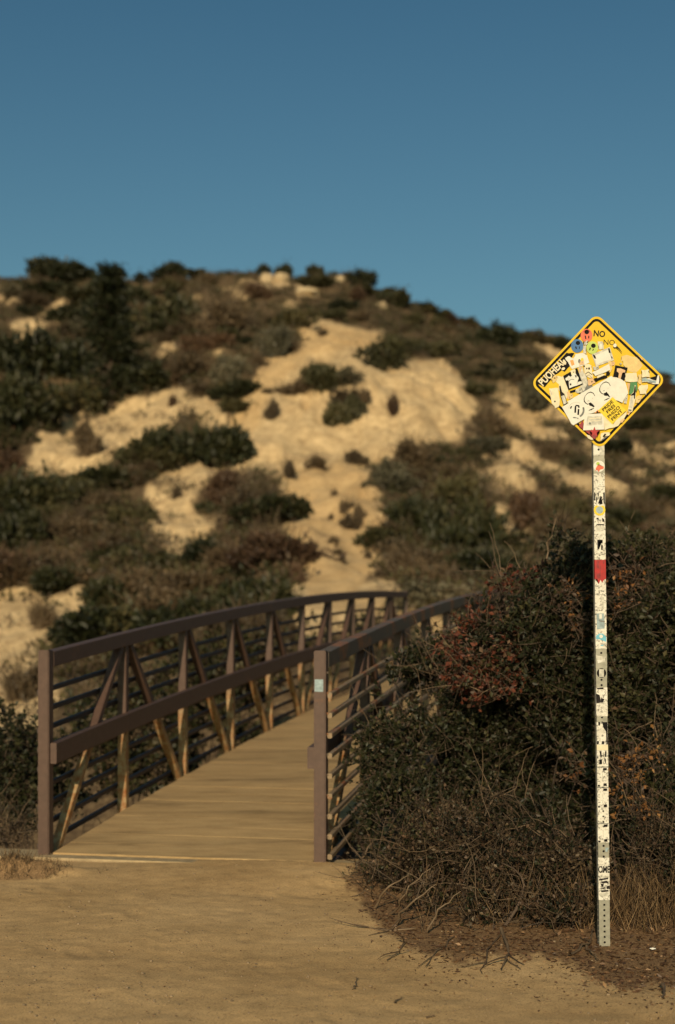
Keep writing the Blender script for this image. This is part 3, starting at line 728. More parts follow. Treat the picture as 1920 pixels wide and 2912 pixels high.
# ---- pale boulders of the outcrop
def boulder(p, s, label, seed):
    bm = bmesh.new(); bmesh.ops.create_icosphere(bm, subdivisions=3, radius=1); r = np.random.default_rng(seed)
    for v in bm.verts:
        c = np.array(v.co); k = 1 + .55 * float(fbm(np.array([c[0] * 1.1 + seed]), np.array([c[1] * 1.1 + c[2] * 1.7]), seed, 4)[0])
        c = np.sign(c) * np.abs(c) ** .8 * k; v.co = Vector((c[0] * s[0], c[1] * s[1], c[2] * s[2]))
    o = link('boulder', bm_mesh('boulder', bm), M['rock']); o.location = tuple(p); o.rotation_euler = (0, 0, r.random() * 3); tag(o, label, 'boulder', 'pale boulders of the hilltop outcrop')
for i, (px, py, w, h, lab) in enumerate([
    (760, 800, 44, 42, 'biggest pale boulder of the hilltop outcrop, under the two dark shrubs'),
    (800, 792, 36, 26, 'pale boulder at the right of the hilltop outcrop'),
    (750, 822, 40, 20, 'flat pale boulder at the foot of the hilltop outcrop'),
    (872, 832, 50, 20, 'flat pale boulder below and right of the hilltop outcrop'),
    (968, 800, 28, 24, 'small pale boulder on the skyline right of the outcrop'),
    (1084, 876, 34, 26, 'pale boulder on the falling ridge right of the outcrop'),
    (848, 906, 56, 18, 'pale boulder just above the top of the sandy trail'),
    (555, 885, 26, 22, 'lone pale boulder among brown shrubs on the upper slope')]):
    p = on_hill(px, py); m = p[1] / F
    boulder(p, (w * m * .55, w * m * .5, h * m * .6), lab, i + 1)

# ------------------------------------------------------------------ footbridge
bridge = empty('footbridge', (B0[0], B0[1], BZ), -ALPHA)
tag(bridge, 'arched brown steel truss footbridge with timber deck leading to the hill', 'footbridge')
RH = 1.33                                        # top of chord above deck
SS = np.linspace(0, LEN, 41)
def bar(name, x, zoff, w, h, mat, s0=0.0, s1=LEN, n=41, label=None):
    pts = [(x, s, zoff + camber(s)) for s in np.linspace(s0, s1, n)]
    o = link(name, bm_mesh(name, sweep(pts, rect_prof(w, h))), mat, bridge)
    if label: o['label'] = label
    return o
CW, CH = .082, .104
for side, x in ((-1, 0.0), (1, WID)):
    inn = -side
    chord_m = M['steel'] if side < 0 else M['steel_rusty']
    bar('top_chord', x, RH - CH / 2, CW, CH, chord_m, .043, LEN - .043, label=None if side < 0 else 'weathered rusty top chord')
    bar('bottom_chord', x, -.13, CW, .12, M['steel'], .043, LEN - .043)
    bar('rub_rail', x + inn * (CW / 2 + .0225), .66, .044, .138, M['steel'], -.02, LEN + .02)
    for s in (0.0, LEN):
        bm = bmesh.new(); add_box(bm, (x, s, camber(s) + (RH + .012 - .2) / 2), (.078, .080, RH + .012 + .2))
        bmesh.ops.bevel(bm, geom=bm.edges[:], offset=.006, segments=2, affect='EDGES')
        ep = link('end_post', bm_mesh('end_post', bm), M['steel'], bridge)
        if side > 0 and s == 0:
            bm = bmesh.new(); add_box(bm, (x - .004, -.0415, 1.12), (.056, .003, .078)); link('sticker', bm_mesh('sticker', bm), M['slate'], ep)
        # bolt heads down the outer edge
        for k in range(9 if s == 0 else 0):
            bm = bmesh.new(); bmesh.ops.create_cone(bm, cap_ends=True, segments=6, radius1=.009, radius2=.007, depth=.012,
                matrix=Matrix.Translation((x + side * .044, 0, .16 + k * .13)) @ Matrix.Rotation(math.pi / 2, 4, 'Y'))
            link('bolt', bm_mesh('bolt', bm), M['steel_rusty'], ep)
    for n in range(1, NP):
        s = n * PANEL; z = camber(s)
        link('vertical', bm_mesh('vertical', beam((x, s, z - .10), (x, s, z + RH - CH + .004), .070, .062)), M['steel_low'], bridge)
    for n in range(NP):
        up = (n == 0) or (NP // 2 <= n < NP - 1)               # rises away from us
        s0, s1 = n * PANEL + .10, (n + 1) * PANEL - .075
        if n == 0: s0 = .12
        z0, z1 = camber(s0), camber(s1)
        a = (x, s0, z0 - .06 if up else z0 + RH - CH + .003); b = (x, s1, z1 + RH - CH + .003 if up else z1 - .06)
        link('diagonal', bm_mesh('diagonal', beam(a, b, .062, .056)), M['steel_low'], bridge)
    for k in range(9):
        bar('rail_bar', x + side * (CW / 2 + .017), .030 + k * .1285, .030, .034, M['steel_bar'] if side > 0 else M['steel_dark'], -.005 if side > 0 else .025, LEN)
# deck
df = bmesh.new()
for x in (.35, .94, 1.53):
    pts = [(x, s, -.115 + camber(s)) for s in SS]
    tmpb = sweep(pts, rect_prof(.08, .12)); me_ = bpy.data.meshes.new('t'); tmpb.to_mesh(me_); tmpb.free(); df.from_mesh(me_); bpy.data.meshes.remove(me_)
deck = link('deck', bm_mesh('deck', df), M['steel_dark'], bridge)
NPL = 50; pitch = LEN / NPL
pm = []
for k in range(4):
    bm = bmesh.new(); add_box(bm, (0, 0, 0), (WID - .106, pitch - .0018, .05))
    bmesh.ops.bevel(bm, geom=bm.edges[:], offset=.0006 + .0004 * (k % 2), segments=1, affect='EDGES')
    pm.append(bm_mesh('plank', bm)); pm[-1].materials.append(M['plank'])
for i in range(NPL):
    s = (i + .5) * pitch; sl = (camber(s + .1) - camber(s - .1)) / .2
    o = link('plank', pm[i % 4], None, deck)
    o.location = (WID / 2 + rng.normal() * .004, s, -.0265 + camber(s) + rng.normal() * .0005); o.rotation_euler = (math.atan(sl) + rng.normal() * .0016, rng.normal() * .0008, rng.normal() * .001)

# concrete seat the bridge lands on
def abutment():
    root = empty('concrete_abutment', (B0[0], B0[1], 0), -ALPHA)
    bm = bmesh.new()
    vs = add_box(bm, (-.10, .02, -.755), (4.9, .34, 1.562))
    bmesh.ops.bevel(bm, geom=[e for e in bm.edges], offset=.012, segments=2, affect='EDGES')
    link('seat', bm_mesh('seat', bm), M['concrete'], root)
    bm = bmesh.new(); add_box(bm, (-.10, -.185, -.765), (4.9, .066, 1.53)); bmesh.ops.bevel(bm, geom=bm.edges[:], offset=.006, segments=1, affect='EDGES')
    link('front_edge', bm_mesh('front_edge', bm), M['concrete'], root)
    tag(root, 'low concrete strip across the near end of the footbridge', 'abutment')
abutment()
def far_abutment():
    root = empty('concrete_abutment', (B0[0] + BD[0] * LEN, B0[1] + BD[1] * LEN, BZ + camber(LEN)), -ALPHA)
    bm = bmesh.new(); add_box(bm, (WID / 2, .22, -.85), (3.0, .42, 1.66)); bmesh.ops.bevel(bm, geom=bm.edges[:], offset=.012, segments=1, affect='EDGES')
    link('seat', bm_mesh('seat', bm), M['concrete'], root)
    tag(root, 'concrete seat under the far end of the footbridge', 'abutment')
far_abutment()

# ------------------------------------------------------------------ near shrubs on the right bank
def lump(px, py, d, wx, hy, depth=None):
    m = d / F; return (P(px, py, d), np.array((wx * m, (depth if depth else wx * m * .8), hy * m)))
def near_shrub(name, label, lumps, base, kinds, n_twig, per, leaf, seed, bare=0, stems=9, cat='shrub', twig_m='twig', droop=.0, shell=.5, tl=(.12, .26), carve=.42):
    """shrub grown twig by twig: every twig carries its own leaves; kinds = [(material, share)]"""
    r = np.random.default_rng(seed); base = np.asarray(base, float)
    root = empty(name, base); tag(root, label, cat, 'bushes beside the bridge')
    p, o, k = lump_points(lumps, n_twig, r, shell)
    ok = (p[:, 2] > .03) & (fbm(p[:, 0] / .30, p[:, 2] / .30 + p[:, 1] / .4, seed + 5, 3) + .5 > carve); p, o, k = p[ok], o[ok], k[ok]; n = len(p)
    d = o * .7 + unit(n, r) * .75 + np.array((0, 0, .35)); d /= np.linalg.norm(d, axis=1, keepdims=True)
    ln = r.uniform(tl[0], tl[1], n)
    tw = grow(p - d * ln[:, None] * .5, d, ln, 4, .22, r, -droop)
    v, f = tubes(tw, np.linspace(.0026, .0010, 4)[None].repeat(n, 0), 3)
    tint = np.repeat(r.random(n) * .6, 12)
    tme = mesh_np('twigs', v - base, f, tint=tint); link('twigs', tme, M[twig_m], root)['kind'] = 'stuff'
    # leaves along every twig
    t = .15 + .85 * r.random((n, per)); i = np.clip((t * 3).astype(int), 0, 2); fr = (t * 3 - i)[..., None]
    q = np.take_along_axis(tw, i[..., None].repeat(3, 2), 1) * (1 - fr) + np.take_along_axis(tw, (i + 1)[..., None].repeat(3, 2), 1) * fr
    q = q.reshape(-1, 3); ax = np.repeat(d, per, 0) * .55 + unit(n * per, r); ax /= np.linalg.norm(ax, axis=1, keepdims=True)
    L = leaf * r.uniform(.55, 1.35, n * per); lv, lf = leaves_at(q - base, ax, L, L * r.uniform(.5, .72, n * per), r)
    clump = fbm(p[:, 0] / .16, p[:, 2] / .16 + p[:, 1] / .16, seed, 3) + .5
    lt = np.clip(.45 * np.repeat(clump, per) + .55 * r.random(n * per) ** 1.3 + .0, 0, 1)
    cum = np.cumsum([s for _, s in kinds]); pick = np.searchsorted(cum, (np.repeat(r.random(n), per) * .75 + r.random(n * per) * .25) * cum[-1])
    pick = np.clip(pick, 0, len(kinds) - 1)
    for j, (mt, _) in enumerate(kinds):
        ids = np.nonzero(pick == j)[0]
        if not len(ids): continue
        bq = np.arange(len(ids))[:, None] * 4
        ff = np.concatenate([bq + np.array([[0, 1, 2]]), bq + np.array([[0, 2, 3]])])
        ob = link('foliage', mesh_np('foliage', lv.reshape(-1, 4, 3)[ids].reshape(-1, 3), ff, tint=np.repeat(lt[ids], 4)), M[mt], root)
        ob['kind'] = 'stuff'
    # stems from the foot into the lumps
    tg = np.array([l[0] for l in lumps]); pts = []
    for s in range(stems):
        e = tg[s % len(tg)] + r.normal(size=3) * .12; st = base + np.array((r.normal() * .12, r.normal() * .10, -.08)); e = e + np.array((0, .10, -.05)); mid = (st + e) / 2 + r.normal(size=3) * .10 + np.array((0, .38, .05))
        q_ = np.linspace(0, 1, 8)[:, None]; pts.append((1 - q_) ** 2 * st + 2 * q_ * (1 - q_) * mid + q_ ** 2 * e)
    for pth in pts:
        v, f = tubes(pth[None] - base, np.linspace(.012, .003, 8)[None], 5); link('stem', mesh_np('stem', v, f, tint=np.full(len(v), .4)), M['twig'], root)
    if bare:
        p, o, k = lump_points(lumps, bare, r, .75); dd = o * .5 + unit(bare, r) * .9 + np.array((0, 0, .22)); dd /= np.linalg.norm(dd, axis=1, keepdims=True)
        bt = grow(p, dd, r.uniform(.15, .40, bare), 6, .20, r)
        v, f = tubes(bt - base, np.linspace(.0032, .0012, 6)[None].repeat(bare, 0), 3)
        link('bare_twigs', mesh_np('bare_twigs', v, f, tint=np.repeat(r.random(bare), 18)), M['twig_dry'], root)['kind'] = 'stuff'
    return root

GR = [('leaf_green', .80), ('leaf_olive', .16), ('leaf_russet', .04)]
near_shrub('shrub', 'dense dark green shrub crowding the right side of the bridge', [
    lump(1130, 2150, 8.9, 115, 150), lump(1210, 2000, 9.1, 150, 130), lump(1290, 2130, 9.1, 190, 220), lump(1150, 2310, 8.6, 110, 120), lump(1250, 1900, 9.4, 120, 80), lump(1030, 2400, 9.7, 60, 60), lump(1420, 2080, 9.35, 170, 190)],
    (G(1250, 2400)), GR, 4300, 11, .034, 101, bare=160)
near_shrub('shrub', 'tall dark green shrub behind the left side of the sign post', [
    lump(1480, 1800, 8.6, 180, 180), lump(1580, 1640, 9.1, 130, 130), lump(1620, 1940, 8.7, 150, 220), lump(1560, 2330, 8.3, 130, 120), lump(1650, 1700, 8.8, 110, 170), lump(1420, 2270, 9.3, 150, 120), lump(1425, 1800, 9.5, 120, 100)],
    (G(1560, 2440)), GR, 4400, 11, .034, 102, bare=200)
near_shrub('shrub', 'tall dark green shrub behind the right side of the sign post', [
    lump(1800, 1660, 8.9, 160, 130), lump(1880, 1900, 8.5, 190, 300), lump(1760, 2000, 8.6, 140, 280), lump(1960, 1710, 8.8, 200, 220), lump(1850, 2250, 8.2, 160, 160), lump(2080, 2050, 8.5, 200, 280)],
    (G(1850, 2480)), GR, 4600, 11, .034, 103, bare=220)
near_shrub('shrub', 'shadowed green shrub filling the gap behind the sign post', [
    lump(1560, 2180, 9.5, 170, 230), lump(1740, 2150, 9.5, 170, 260), lump(1920, 2150, 9.5, 170, 260), lump(1820, 1850, 9.8, 220, 240), lump(1640, 2400, 9.0, 140, 130), lump(1800, 2420, 8.9, 140, 120)],
    (G(1680, 2440)), GR, 3400, 10, .036, 118, carve=.2)
near_shrub('shrub', 'russet-red leaved shrub in the middle of the dark green bushes', [
    lump(1390, 1850, 8.5, 125, 135), lump(1385, 1760, 9.0, 80, 80), lump(1440, 1690, 9.0, 95, 65), lump(1325, 1890, 8.65, 85, 80), lump(1480, 1640, 8.8, 70, 40)],
    (G(1400, 2350)), [('leaf_red', .64), ('leaf_russet', .14), ('leaf_green', .22)], 1050, 8, .033, 104, carve=.47, shell=.35, bare=60, stems=6)
near_shrub('shrub', 'low sprig of orange leaves right of the sign post', [
    lump(1810, 2300, 7.75, 62, 62), lump(1790, 2180, 7.9, 60, 50), lump(1850, 2140, 8.0, 40, 35), lump(1745, 2270, 7.8, 28, 40)],
    (G(1800, 2560)), [('leaf_orange', .5), ('leaf_russet', .35), ('leaf_green', .15)], 85, 6, .030, 105, stems=4, bare=20)
near_shrub('shrub', 'sprig of orange leaves level with the red sticker, right of post', [
    lump(1780, 1620, 8.1, 48, 55), lump(1765, 1700, 8.1, 40, 55)],
    (P(1785, 1800, 8.5)), [('leaf_orange', .35), ('leaf_russet', .45), ('leaf_green', .2)], 55, 6, .029, 106, stems=2)
near_shrub('shrub', 'sprig of orange leaves close left of the sign post', [
    lump(1655, 2190, 7.9, 34, 70)],
    (G(1640, 2560)), [('leaf_orange', .35), ('leaf_russet', .45), ('leaf_green', .2)], 34, 6, .028, 107, stems=2)
near_shrub('shrub', 'sprig of orange leaves high up left of the sign post', [
    lump(1610, 1700, 8.3, 50, 45), lump(1640, 1770, 8.3, 26, 50)],
    (P(1630, 1880, 8.7)), [('leaf_orange', .35), ('leaf_russet', .45), ('leaf_green', .2)], 45, 6, .028, 117, stems=2)
DRY = [('leaf_dry', .45), ('leaf_russet', .15), ('leaf_green', .40)]
near_shrub('dry_shrub', 'low dry twiggy shrub sprawling over the sand by the bridge', [
    lump(1180, 2520, 8.05, 160, 100), lump(1080, 2510, 8.4, 90, 60), lump(1270, 2420, 8.2, 150, 130), lump(1210, 2600, 7.6, 90, 60)],
    (G(1190, 2560)), DRY, 1500, 12, .022, 108, bare=230, stems=12, twig_m='twig_dry', shell=.2, tl=(.14, .34))
near_shrub('dry_shrub', 'dry twiggy shrub in front of the dark green bushes, left of post', [
    lump(1430, 2430, 7.8, 210, 190), lump(1560, 2480, 7.5, 150, 150), lump(1340, 2570, 7.55, 150, 100), lump(1470, 2610, 7.25, 160, 70), lump(1600, 2610, 7.2, 110, 70)],
    (G(1450, 2640)), DRY, 2000, 12, .022, 109, bare=300, stems=14, twig_m='twig_dry', shell=.2, tl=(.14, .34))
near_shrub('dry_shrub', 'dry brown brush at the right edge behind the post', [
    lump(1840, 2440, 7.7, 120, 130), lump(1940, 2480, 7.5, 130, 140), lump(2060, 2420, 7.7, 120, 160)],
    (G(1880, 2640)), DRY, 1100, 12, .022, 110, bare=220, stems=10, twig_m='twig_dry', shell=.2, tl=(.14, .34))
# shrubs in the gully
near_shrub('shrub', 'dark green shrub in the gully left of the near bridge post', [
    lump(40, 2200, 11.6, 130, 150), lump(-40, 2130, 12.2, 150, 150), lump(110, 2300, 11.6, 110, 120), lump(60, 2400, 11.0, 120, 90)],
    (P(40, 2560, 11.8)), GR, 1500, 9, .045, 111, bare=60)
near_shrub('shrub', 'dark shrub in the gully seen through the near left railing', [
    lump(260, 2180, 13.2, 130, 170), lump(360, 2080, 14.0, 150, 130), lump(330, 2330, 13.0, 150, 120), lump(480, 2260, 14.0, 120, 110), lump(200, 2330, 12.6, 120, 120), lump(420, 2220, 13.6, 130, 130)],
    (P(300, 2560, 13.2)), [('leaf_green', .7), ('leaf_dry', .3)], 2600, 10, .055, 112, bare=80)
near_shrub('shrub', 'dark green shrub in the gully behind the middle of the railing', [
    lump(560, 1960, 17.0, 140, 120), lump(680, 1900, 18.0, 140, 110), lump(480, 2060, 16.5, 110, 110), lump(600, 2100, 16.5, 140, 100)],
    (P(580, 2300, 17.0)), [('leaf_green', .75), ('leaf_dry', .25)], 2300, 10, .065, 113, bare=60)
near_shrub('dry_shrub', 'dry grass and brush by the foot of the left bridge post', [
    lump(30, 2370, 10.1, 50, 55), lump(-40, 2360, 10.2, 60, 60)], (P(20, 2440, 10.1)), [('leaf_dry', .7), ('leaf_russet', .3)], 200, 4, .02, 114, bare=130, stems=4, twig_m='twig_dry', shell=.2, tl=(.14, .34))

# ---- dry grass, litter, pebbles: nobody could count them
def grass(name, label, spots, per, hgt, seed, mat='grass_dry'):
    r = np.random.default_rng(seed); st = []
    for (x, y, sx, sy, n) in spots:
        q = np.stack([x + r.normal(size=n) * sx, y + r.normal(size=n) * sy], -1); st.append(q)
    st = np.concatenate(st); st = np.repeat(st, per, 0) + r.normal(size=(len(st) * per, 2)) * .03; n = len(st)
    z = height(st[:, 0], st[:, 1]); s3 = np.stack([st[:, 0], st[:, 1], z - .01], -1)
    d = unit(n, r) * .55; d[:, 2] = 1; d /= np.linalg.norm(d, axis=1, keepdims=True)
    p = grow(s3, d, hgt * r.uniform(.35, 1.2, n), 5, .14, r, -.05)
    v, f = tubes(p, np.linspace(.0020, .0007, 5)[None].repeat(n, 0), 3)
    o = link(name, mesh_np(name, v, f, tint=np.repeat(r.random(n), 15)), M[mat]); tag(o, label, 'grass', kind='stuff'); return o
grass('dry_grass', 'dry brown grass under the bushes at the sign post', [(1.58, 7.35, .22, .14, 120), (1.10, 7.3, .25, .14, 40), (1.95, 7.3, .3, .2, 80)], 5, .30, 201)
grass('dry_grass', 'dry grass on the small earth mound left of the bridge', [(-2.02, 8.72, .20, .09, 110)], 6, .07, 202)
grass('dry_grass', 'dry grass at the left end of the concrete strip', [(-2.35, 9.85, .10, .1, 40)], 6, .30, 203)

def scatter_bits(name, label, cat, n, poly, seed, size, mat, tint=None, elong=2.2):
    r = np.random.default_rng(seed); out = []
    poly_x = [p[0] for p in poly]; poly_y = [p[1] for p in poly]
    q = np.stack([r.uniform(min(poly_x), max(poly_x), n * 3), r.uniform(min(poly_y), max(poly_y), n * 3)], -1)
    sd = poly_dist(q[:, 0], q[:, 1], poly); q = q[(sd + r.normal(size=len(sd)) * 18) > 0][:n]; n = len(q)
    d = EYE * F / (q[:, 1] - HY); X = (q[:, 0] - CX) / F * d; z = height(X, d)
    pos = np.stack([X, d, z + .003], -1); ax = unit(n, r); ax[:, 2] *= .18; ax /= np.linalg.norm(ax, axis=1, keepdims=True)
    L = size * r.uniform(.4, 1.6, n); v, f = leaves_at(pos, ax, L, L / elong, r, .12)
    v[:, 2] = np.maximum(v[:, 2], np.repeat(z, 4) + .0015)
    o = link(name, mesh_np(name, v, f, tint=np.repeat(r.random(n) ** 1.5, 4)), M[mat]); tag(o, label, cat, kind='stuff')
scatter_bits('leaf_litter', 'brown fallen leaves and stalks under the bushes', 'litter', 5200, [p for p in VERGE if p[0] < 2000] + [(2000, 2830), (2000, 2560), (1000, 2500)], 301, .022, 'litter_bits')
scatter_bits('leaf_litter', 'thin scatter of leaf bits on the sand by the bushes', 'litter', 500, [(980, 2470), (900, 2560), (1000, 2700), (1200, 2800), (1600, 2840), (1920, 2905), (1920, 2800), (1640, 2740), (1290, 2730), (1050, 2600)], 302, .014, 'litter_bits')
scatter_bits('chaff', 'dark specks strewn across the sandy foreground', 'litter', 900, [(0, 2500), (1000, 2480), (1920, 2850), (1920, 2912), (0, 2912)], 303, .008, 'litter_bits')

def pebbles():
    r = np.random.default_rng(77); n = 1600
    bm = bmesh.new(); bmesh.ops.create_icosphere(bm, subdivisions=1, radius=1); bm.verts.ensure_lookup_table()
    bv = np.array([v.co for v in bm.verts]); bf = np.array([[v.index for v in f.verts] for f in bm.faces]); bm.free()
    py = r.uniform(2470, 2930, n); px = r.uniform(-60, 1980, n); d = EYE * F / (py - HY); X = (px - CX) / F * d; z = height(X, d)
    s = .0022 + .006 * r.random(n) ** 4
    v = bv[None] * (s[:, None] * np.array([1, 1, .7]) * r.uniform(.7, 1.3, (n, 3)))[:, None] + np.stack([X, d, z + s * .3], -1)[:, None]
    f = bf[None] + (np.arange(n) * len(bv))[:, None, None]
    o = link('pebbles', mesh_np('pebbles', v.reshape(-1, 3), f.reshape(-1, 3)), flat('pebble', (.19, .14, .085), .9, .45, 8)); tag(o, 'small pebbles in the sandy foreground', 'pebbles', kind='stuff')
pebbles()

# ---- dead branches reaching out of the brush onto the sand, one by one
def branch(label, pts, rad0=.006, forks=2, seed=0):
    """pts: (px, py, distance or None = on the ground)"""
    r = np.random.default_rng(seed); W = []
    for px, py, d in pts: W.append(G(px, py, .01) if d is None else P(px, py, d))
    W = np.array(W); t = np.linspace(0, len(W) - 1, 9)
    c = np.stack([np.interp(t, np.arange(len(W)), W[:, k]) for k in range(3)], -1)
    for _ in range(1): c[1:-1] = (c[:-2] + 2 * c[1:-1] + c[2:]) / 4
    c[1:-1] += r.normal(size=(7, 3)) * min(.008, .022 * np.linalg.norm(c[-1] - c[0]))
    root_p = c[0].copy(); root = empty('dead_branch', root_p); tag(root, label, 'branch', 'dead branches at the edge of the brush')
    v, f = tubes(c[None] - root_p, np.linspace(rad0, rad0 * .35, 9)[None], 5); link('stem', mesh_np('stem', v, f, tint=np.full(len(v), .85)), M['twig_dry'], root)
    for k in range(forks):
        i = r.integers(3, 7); dr = (c[i + 1] - c[i]); dr = dr / np.linalg.norm(dr) + r.normal(size=3) * .5; dr /= np.linalg.norm(dr)
        q = grow(c[i:i + 1], dr[None], np.array([.10 + .16 * r.random()]), 5, .15, r)
        q[..., 2] = np.maximum(q[..., 2], .006)
        v, f = tubes(q - root_p, np.linspace(rad0 * .55, rad0 * .2, 5)[None], 4); link('twig', mesh_np('twig', v, f, tint=np.full(len(v), .45)), M['twig_dry'], root)
branch('arched pale branch nearest the bridge', [(1068, 2580, None), (1105, 2520, 7.5), (1165, 2488, 7.6)], .008, 2, 1)
branch('long pale branch leaning right over the dry shrub', [(1125, 2630, None), (1168, 2570, 7.0), (1240, 2515, 7.05)], .008, 2, 2)
branch('forked dead branch lying on the sand tip pointing left', [(1180, 2640, None), (1095, 2645, None), (1008, 2628, None)], .006, 5, 3)
branch('curved branch bending down to the sand below the dry shrub', [(1215, 2625, 7.4), (1145, 2690, None), (1100, 2730, None)], .006, 3, 4)
branch('thin branch reaching the sand right of the curved one', [(1320, 2640, 7.2), (1260, 2690, None), (1210, 2748, None)], .005, 2, 5)
branch('stout dark branch hooked down onto the sand in the middle', [(1425, 2640, 7.0), (1447, 2710, None), (1425, 2755, None)], .009, 3, 6)
branch('thin branch left of the stout hooked one', [(1425, 2655, 7.0), (1388, 2700, None), (1370, 2765, None)], .006, 1, 7)
branch('dark forked stick in the litter left of the sign post', [(1620, 2712, None), (1672, 2685, None), (1690, 2640, 6.95)], .008, 1, 8)
branch('short dark stick below the foot of the sign post', [(1668, 2690, None), (1685, 2712, None), (1702, 2728, None)], .007, 0, 9)
branch('pale arching branch above the long leaning one', [(1110, 2600, None), (1150, 2545, 7.2), (1145, 2535, 7.2), (1300, 2530, 7.2)][:2] + [(1225, 2470, 7.3)], .007, 2, 21)
branch('second pale branch arching low over the dry shrub', [(1215, 2650, None), (1245, 2590, 6.95), (1310, 2535, 7.0)], .007, 2, 22)
branch('bare branch crossing the brush in the middle', [(1380, 2320, 7.9), (1400, 2270, 7.95), (1470, 2240, 8.0)], .006, 2, 10)
branch('bare twig sticking up above the bushes left of the post', [(1545, 1660, 9.0), (1562, 1540, 9.0), (1583, 1470, 9.0)], .007, 2, 11)
branch('pale straight branch leaning on the right bridge railing', [(1010, 2470, 8.8), (1060, 2390, 8.9), (1110, 2330, 9.0)], .007, 1, 12)
branch('small curved twig lying alone on the sand', [(1000, 2812, None), (1012, 2800, None), (1012, 2780, None)], .004, 0, 13)
branch('short thin twig on the sand right of the curved one', [(1122, 2850, None), (1135, 2842, None), (1146, 2836, None)], .0035, 0, 14)
branch('flat dark twig at the bottom of the sand', [(1213, 2893, None), (1226, 2890, None), (1238, 2888, None)], .005, 0, 15)
branch('grey stub of wood by the lower right corner', [(1885, 2800, None), (1888, 2815, None), (1889, 2838, None)], .010, 0, 16)
bm = bmesh.new(); r_ = np.random.default_rng(3)
vv = [bm.verts.new((math.cos(a) * .014 * (.7 + .6 * r_.random()), math.sin(a) * .012 * (.7 + .6 * r_.random()), .004 + .008 * r_.random())) for a in np.arange(0, 6.28, .7)]
cc = bm.verts.new((0, 0, .012))
for i in range(len(vv)): bm.faces.new((cc, vv[i], vv[(i + 1) % len(vv)]))
o = link('paper_scrap', bm_mesh('paper_scrap', bm), M['paper']); o.location = tuple(G(1857, 2702)); tag(o, 'small crumpled white scrap in the litter right of the post', 'litter')

# ------------------------------------------------------------------ the sign
MPX = 6.735 / F                       # metres per photograph pixel at the sign
sign = empty('road_sign', (1.267, 6.76, 0), 0, -.012)
tag(sign, 'yellow diamond road sign plastered with stickers on a tall perforated steel post', 'road sign')
PW = .0508
def sign_post():
    """square tube pierced every inch"""
    bm = bmesh.new(); h = .0254; n = 108; z0 = -.05; w = PW / 2; rr = .0056; seg = 8
    for axis in range(4):
        R = Matrix.Rotation(axis * math.pi / 2, 4, 'Z')
        for i in range(n):
            zb = z0 + i * h
            outer = [(-w, zb), (0, zb), (w, zb), (w, zb + h / 2), (w, zb + h), (0, zb + h), (-w, zb + h), (-w, zb + h / 2)]
            c = (0, zb + h / 2)
            inner = [(c[0] + rr * math.cos(a), c[1] + rr * math.sin(a)) for a in [math.radians(q) for q in (225, 270, 315, 0, 45, 90, 135, 180)]]
            ov = [bm.verts.new(R @ Vector((x, -w, z))) for x, z in outer]; iv = [bm.verts.new(R @ Vector((x, -w, z))) for x, z in inner]
            bv = [bm.verts.new(R @ Vector((x, -w + .0035, z))) for x, z in inner]
            for k in range(8):
                k2 = (k + 1) % 8
                bm.faces.new((ov[k], ov[k2], iv[k2], iv[k])); bm.faces.new((iv[k], iv[k2], bv[k2], bv[k]))
    add_box(bm, (0, 0, z0 + n * h / 2), (PW - .008, PW - .008, n * h - .002), None, 1)  # black core inside the tube, painted in for the shade within the holes
    bmesh.ops.remove_doubles(bm, verts=bm.verts, dist=1e-5)
    return link('post', bm_mesh('post', bm), [M['galv'], M['black']], sign)
sign_post()

ROT = rad(-.9 + .0)                       # the panel hangs a little askew on the post
PC = (0.0, 2.672)                         # panel centre on the sign (x, z)
TOT = rad(1.6)
def crop(cx, cy):
    """crop of the photograph (1500,880 / 3.733) -> panel plane, metres, untilted"""
    dx = (1500 + cx / 3.733 - 1702.5) * MPX; dz = (1086 - (880 + cy / 3.733)) * MPX
    c, s = math.cos(-TOT), math.sin(-TOT); return (dx * c - dz * s, dx * s + dz * c)
def to_sign(x, z, y):
    c, s = math.cos(-ROT), math.sin(-ROT); return Vector((PC[0] + x * c - z * s, y, PC[1] + x * s + z * c))
YF = -PW / 2 - .0032                      # front of the panel
layer = [0]
def plate(poly, y0, y1, name, mat, parent):
    """flat piece with thickness from a closed outline in panel coordinates"""
    bm = bmesh.new(); a = [bm.verts.new(to_sign(x, z, y0)) for x, z in poly]; b = [bm.verts.new(to_sign(x, z, y1)) for x, z in poly]
    f1 = bm.faces.new(a); f2 = bm.faces.new(b[::-1])
    n = len(poly)
    for i in range(n): bm.faces.new((a[i], b[i], b[(i + 1) % n], a[(i + 1) % n]))
    bmesh.ops.triangulate(bm, faces=[f1, f2])
    return link(name, bm_mesh(name, bm), mat, parent)
def rounded_diamond(side, r, seg=7):
    pts = []; q = side / 2 - r
    for k, (sx, sy) in enumerate(((1, 1), (-1, 1), (-1, -1), (1, -1))):
        for i in range(seg + 1):
            a = math.pi / 2 * (k + i / seg); pts.append((sx * q + r * math.cos(a), sy * q + r * math.sin(a)))
    c = math.sqrt(.5); return [((x - y) * c, (x + y) * c) for x, y in pts]
panel = plate(rounded_diamond(.457, .038), YF, YF + .0026, 'panel', M['sign_yellow'], sign)
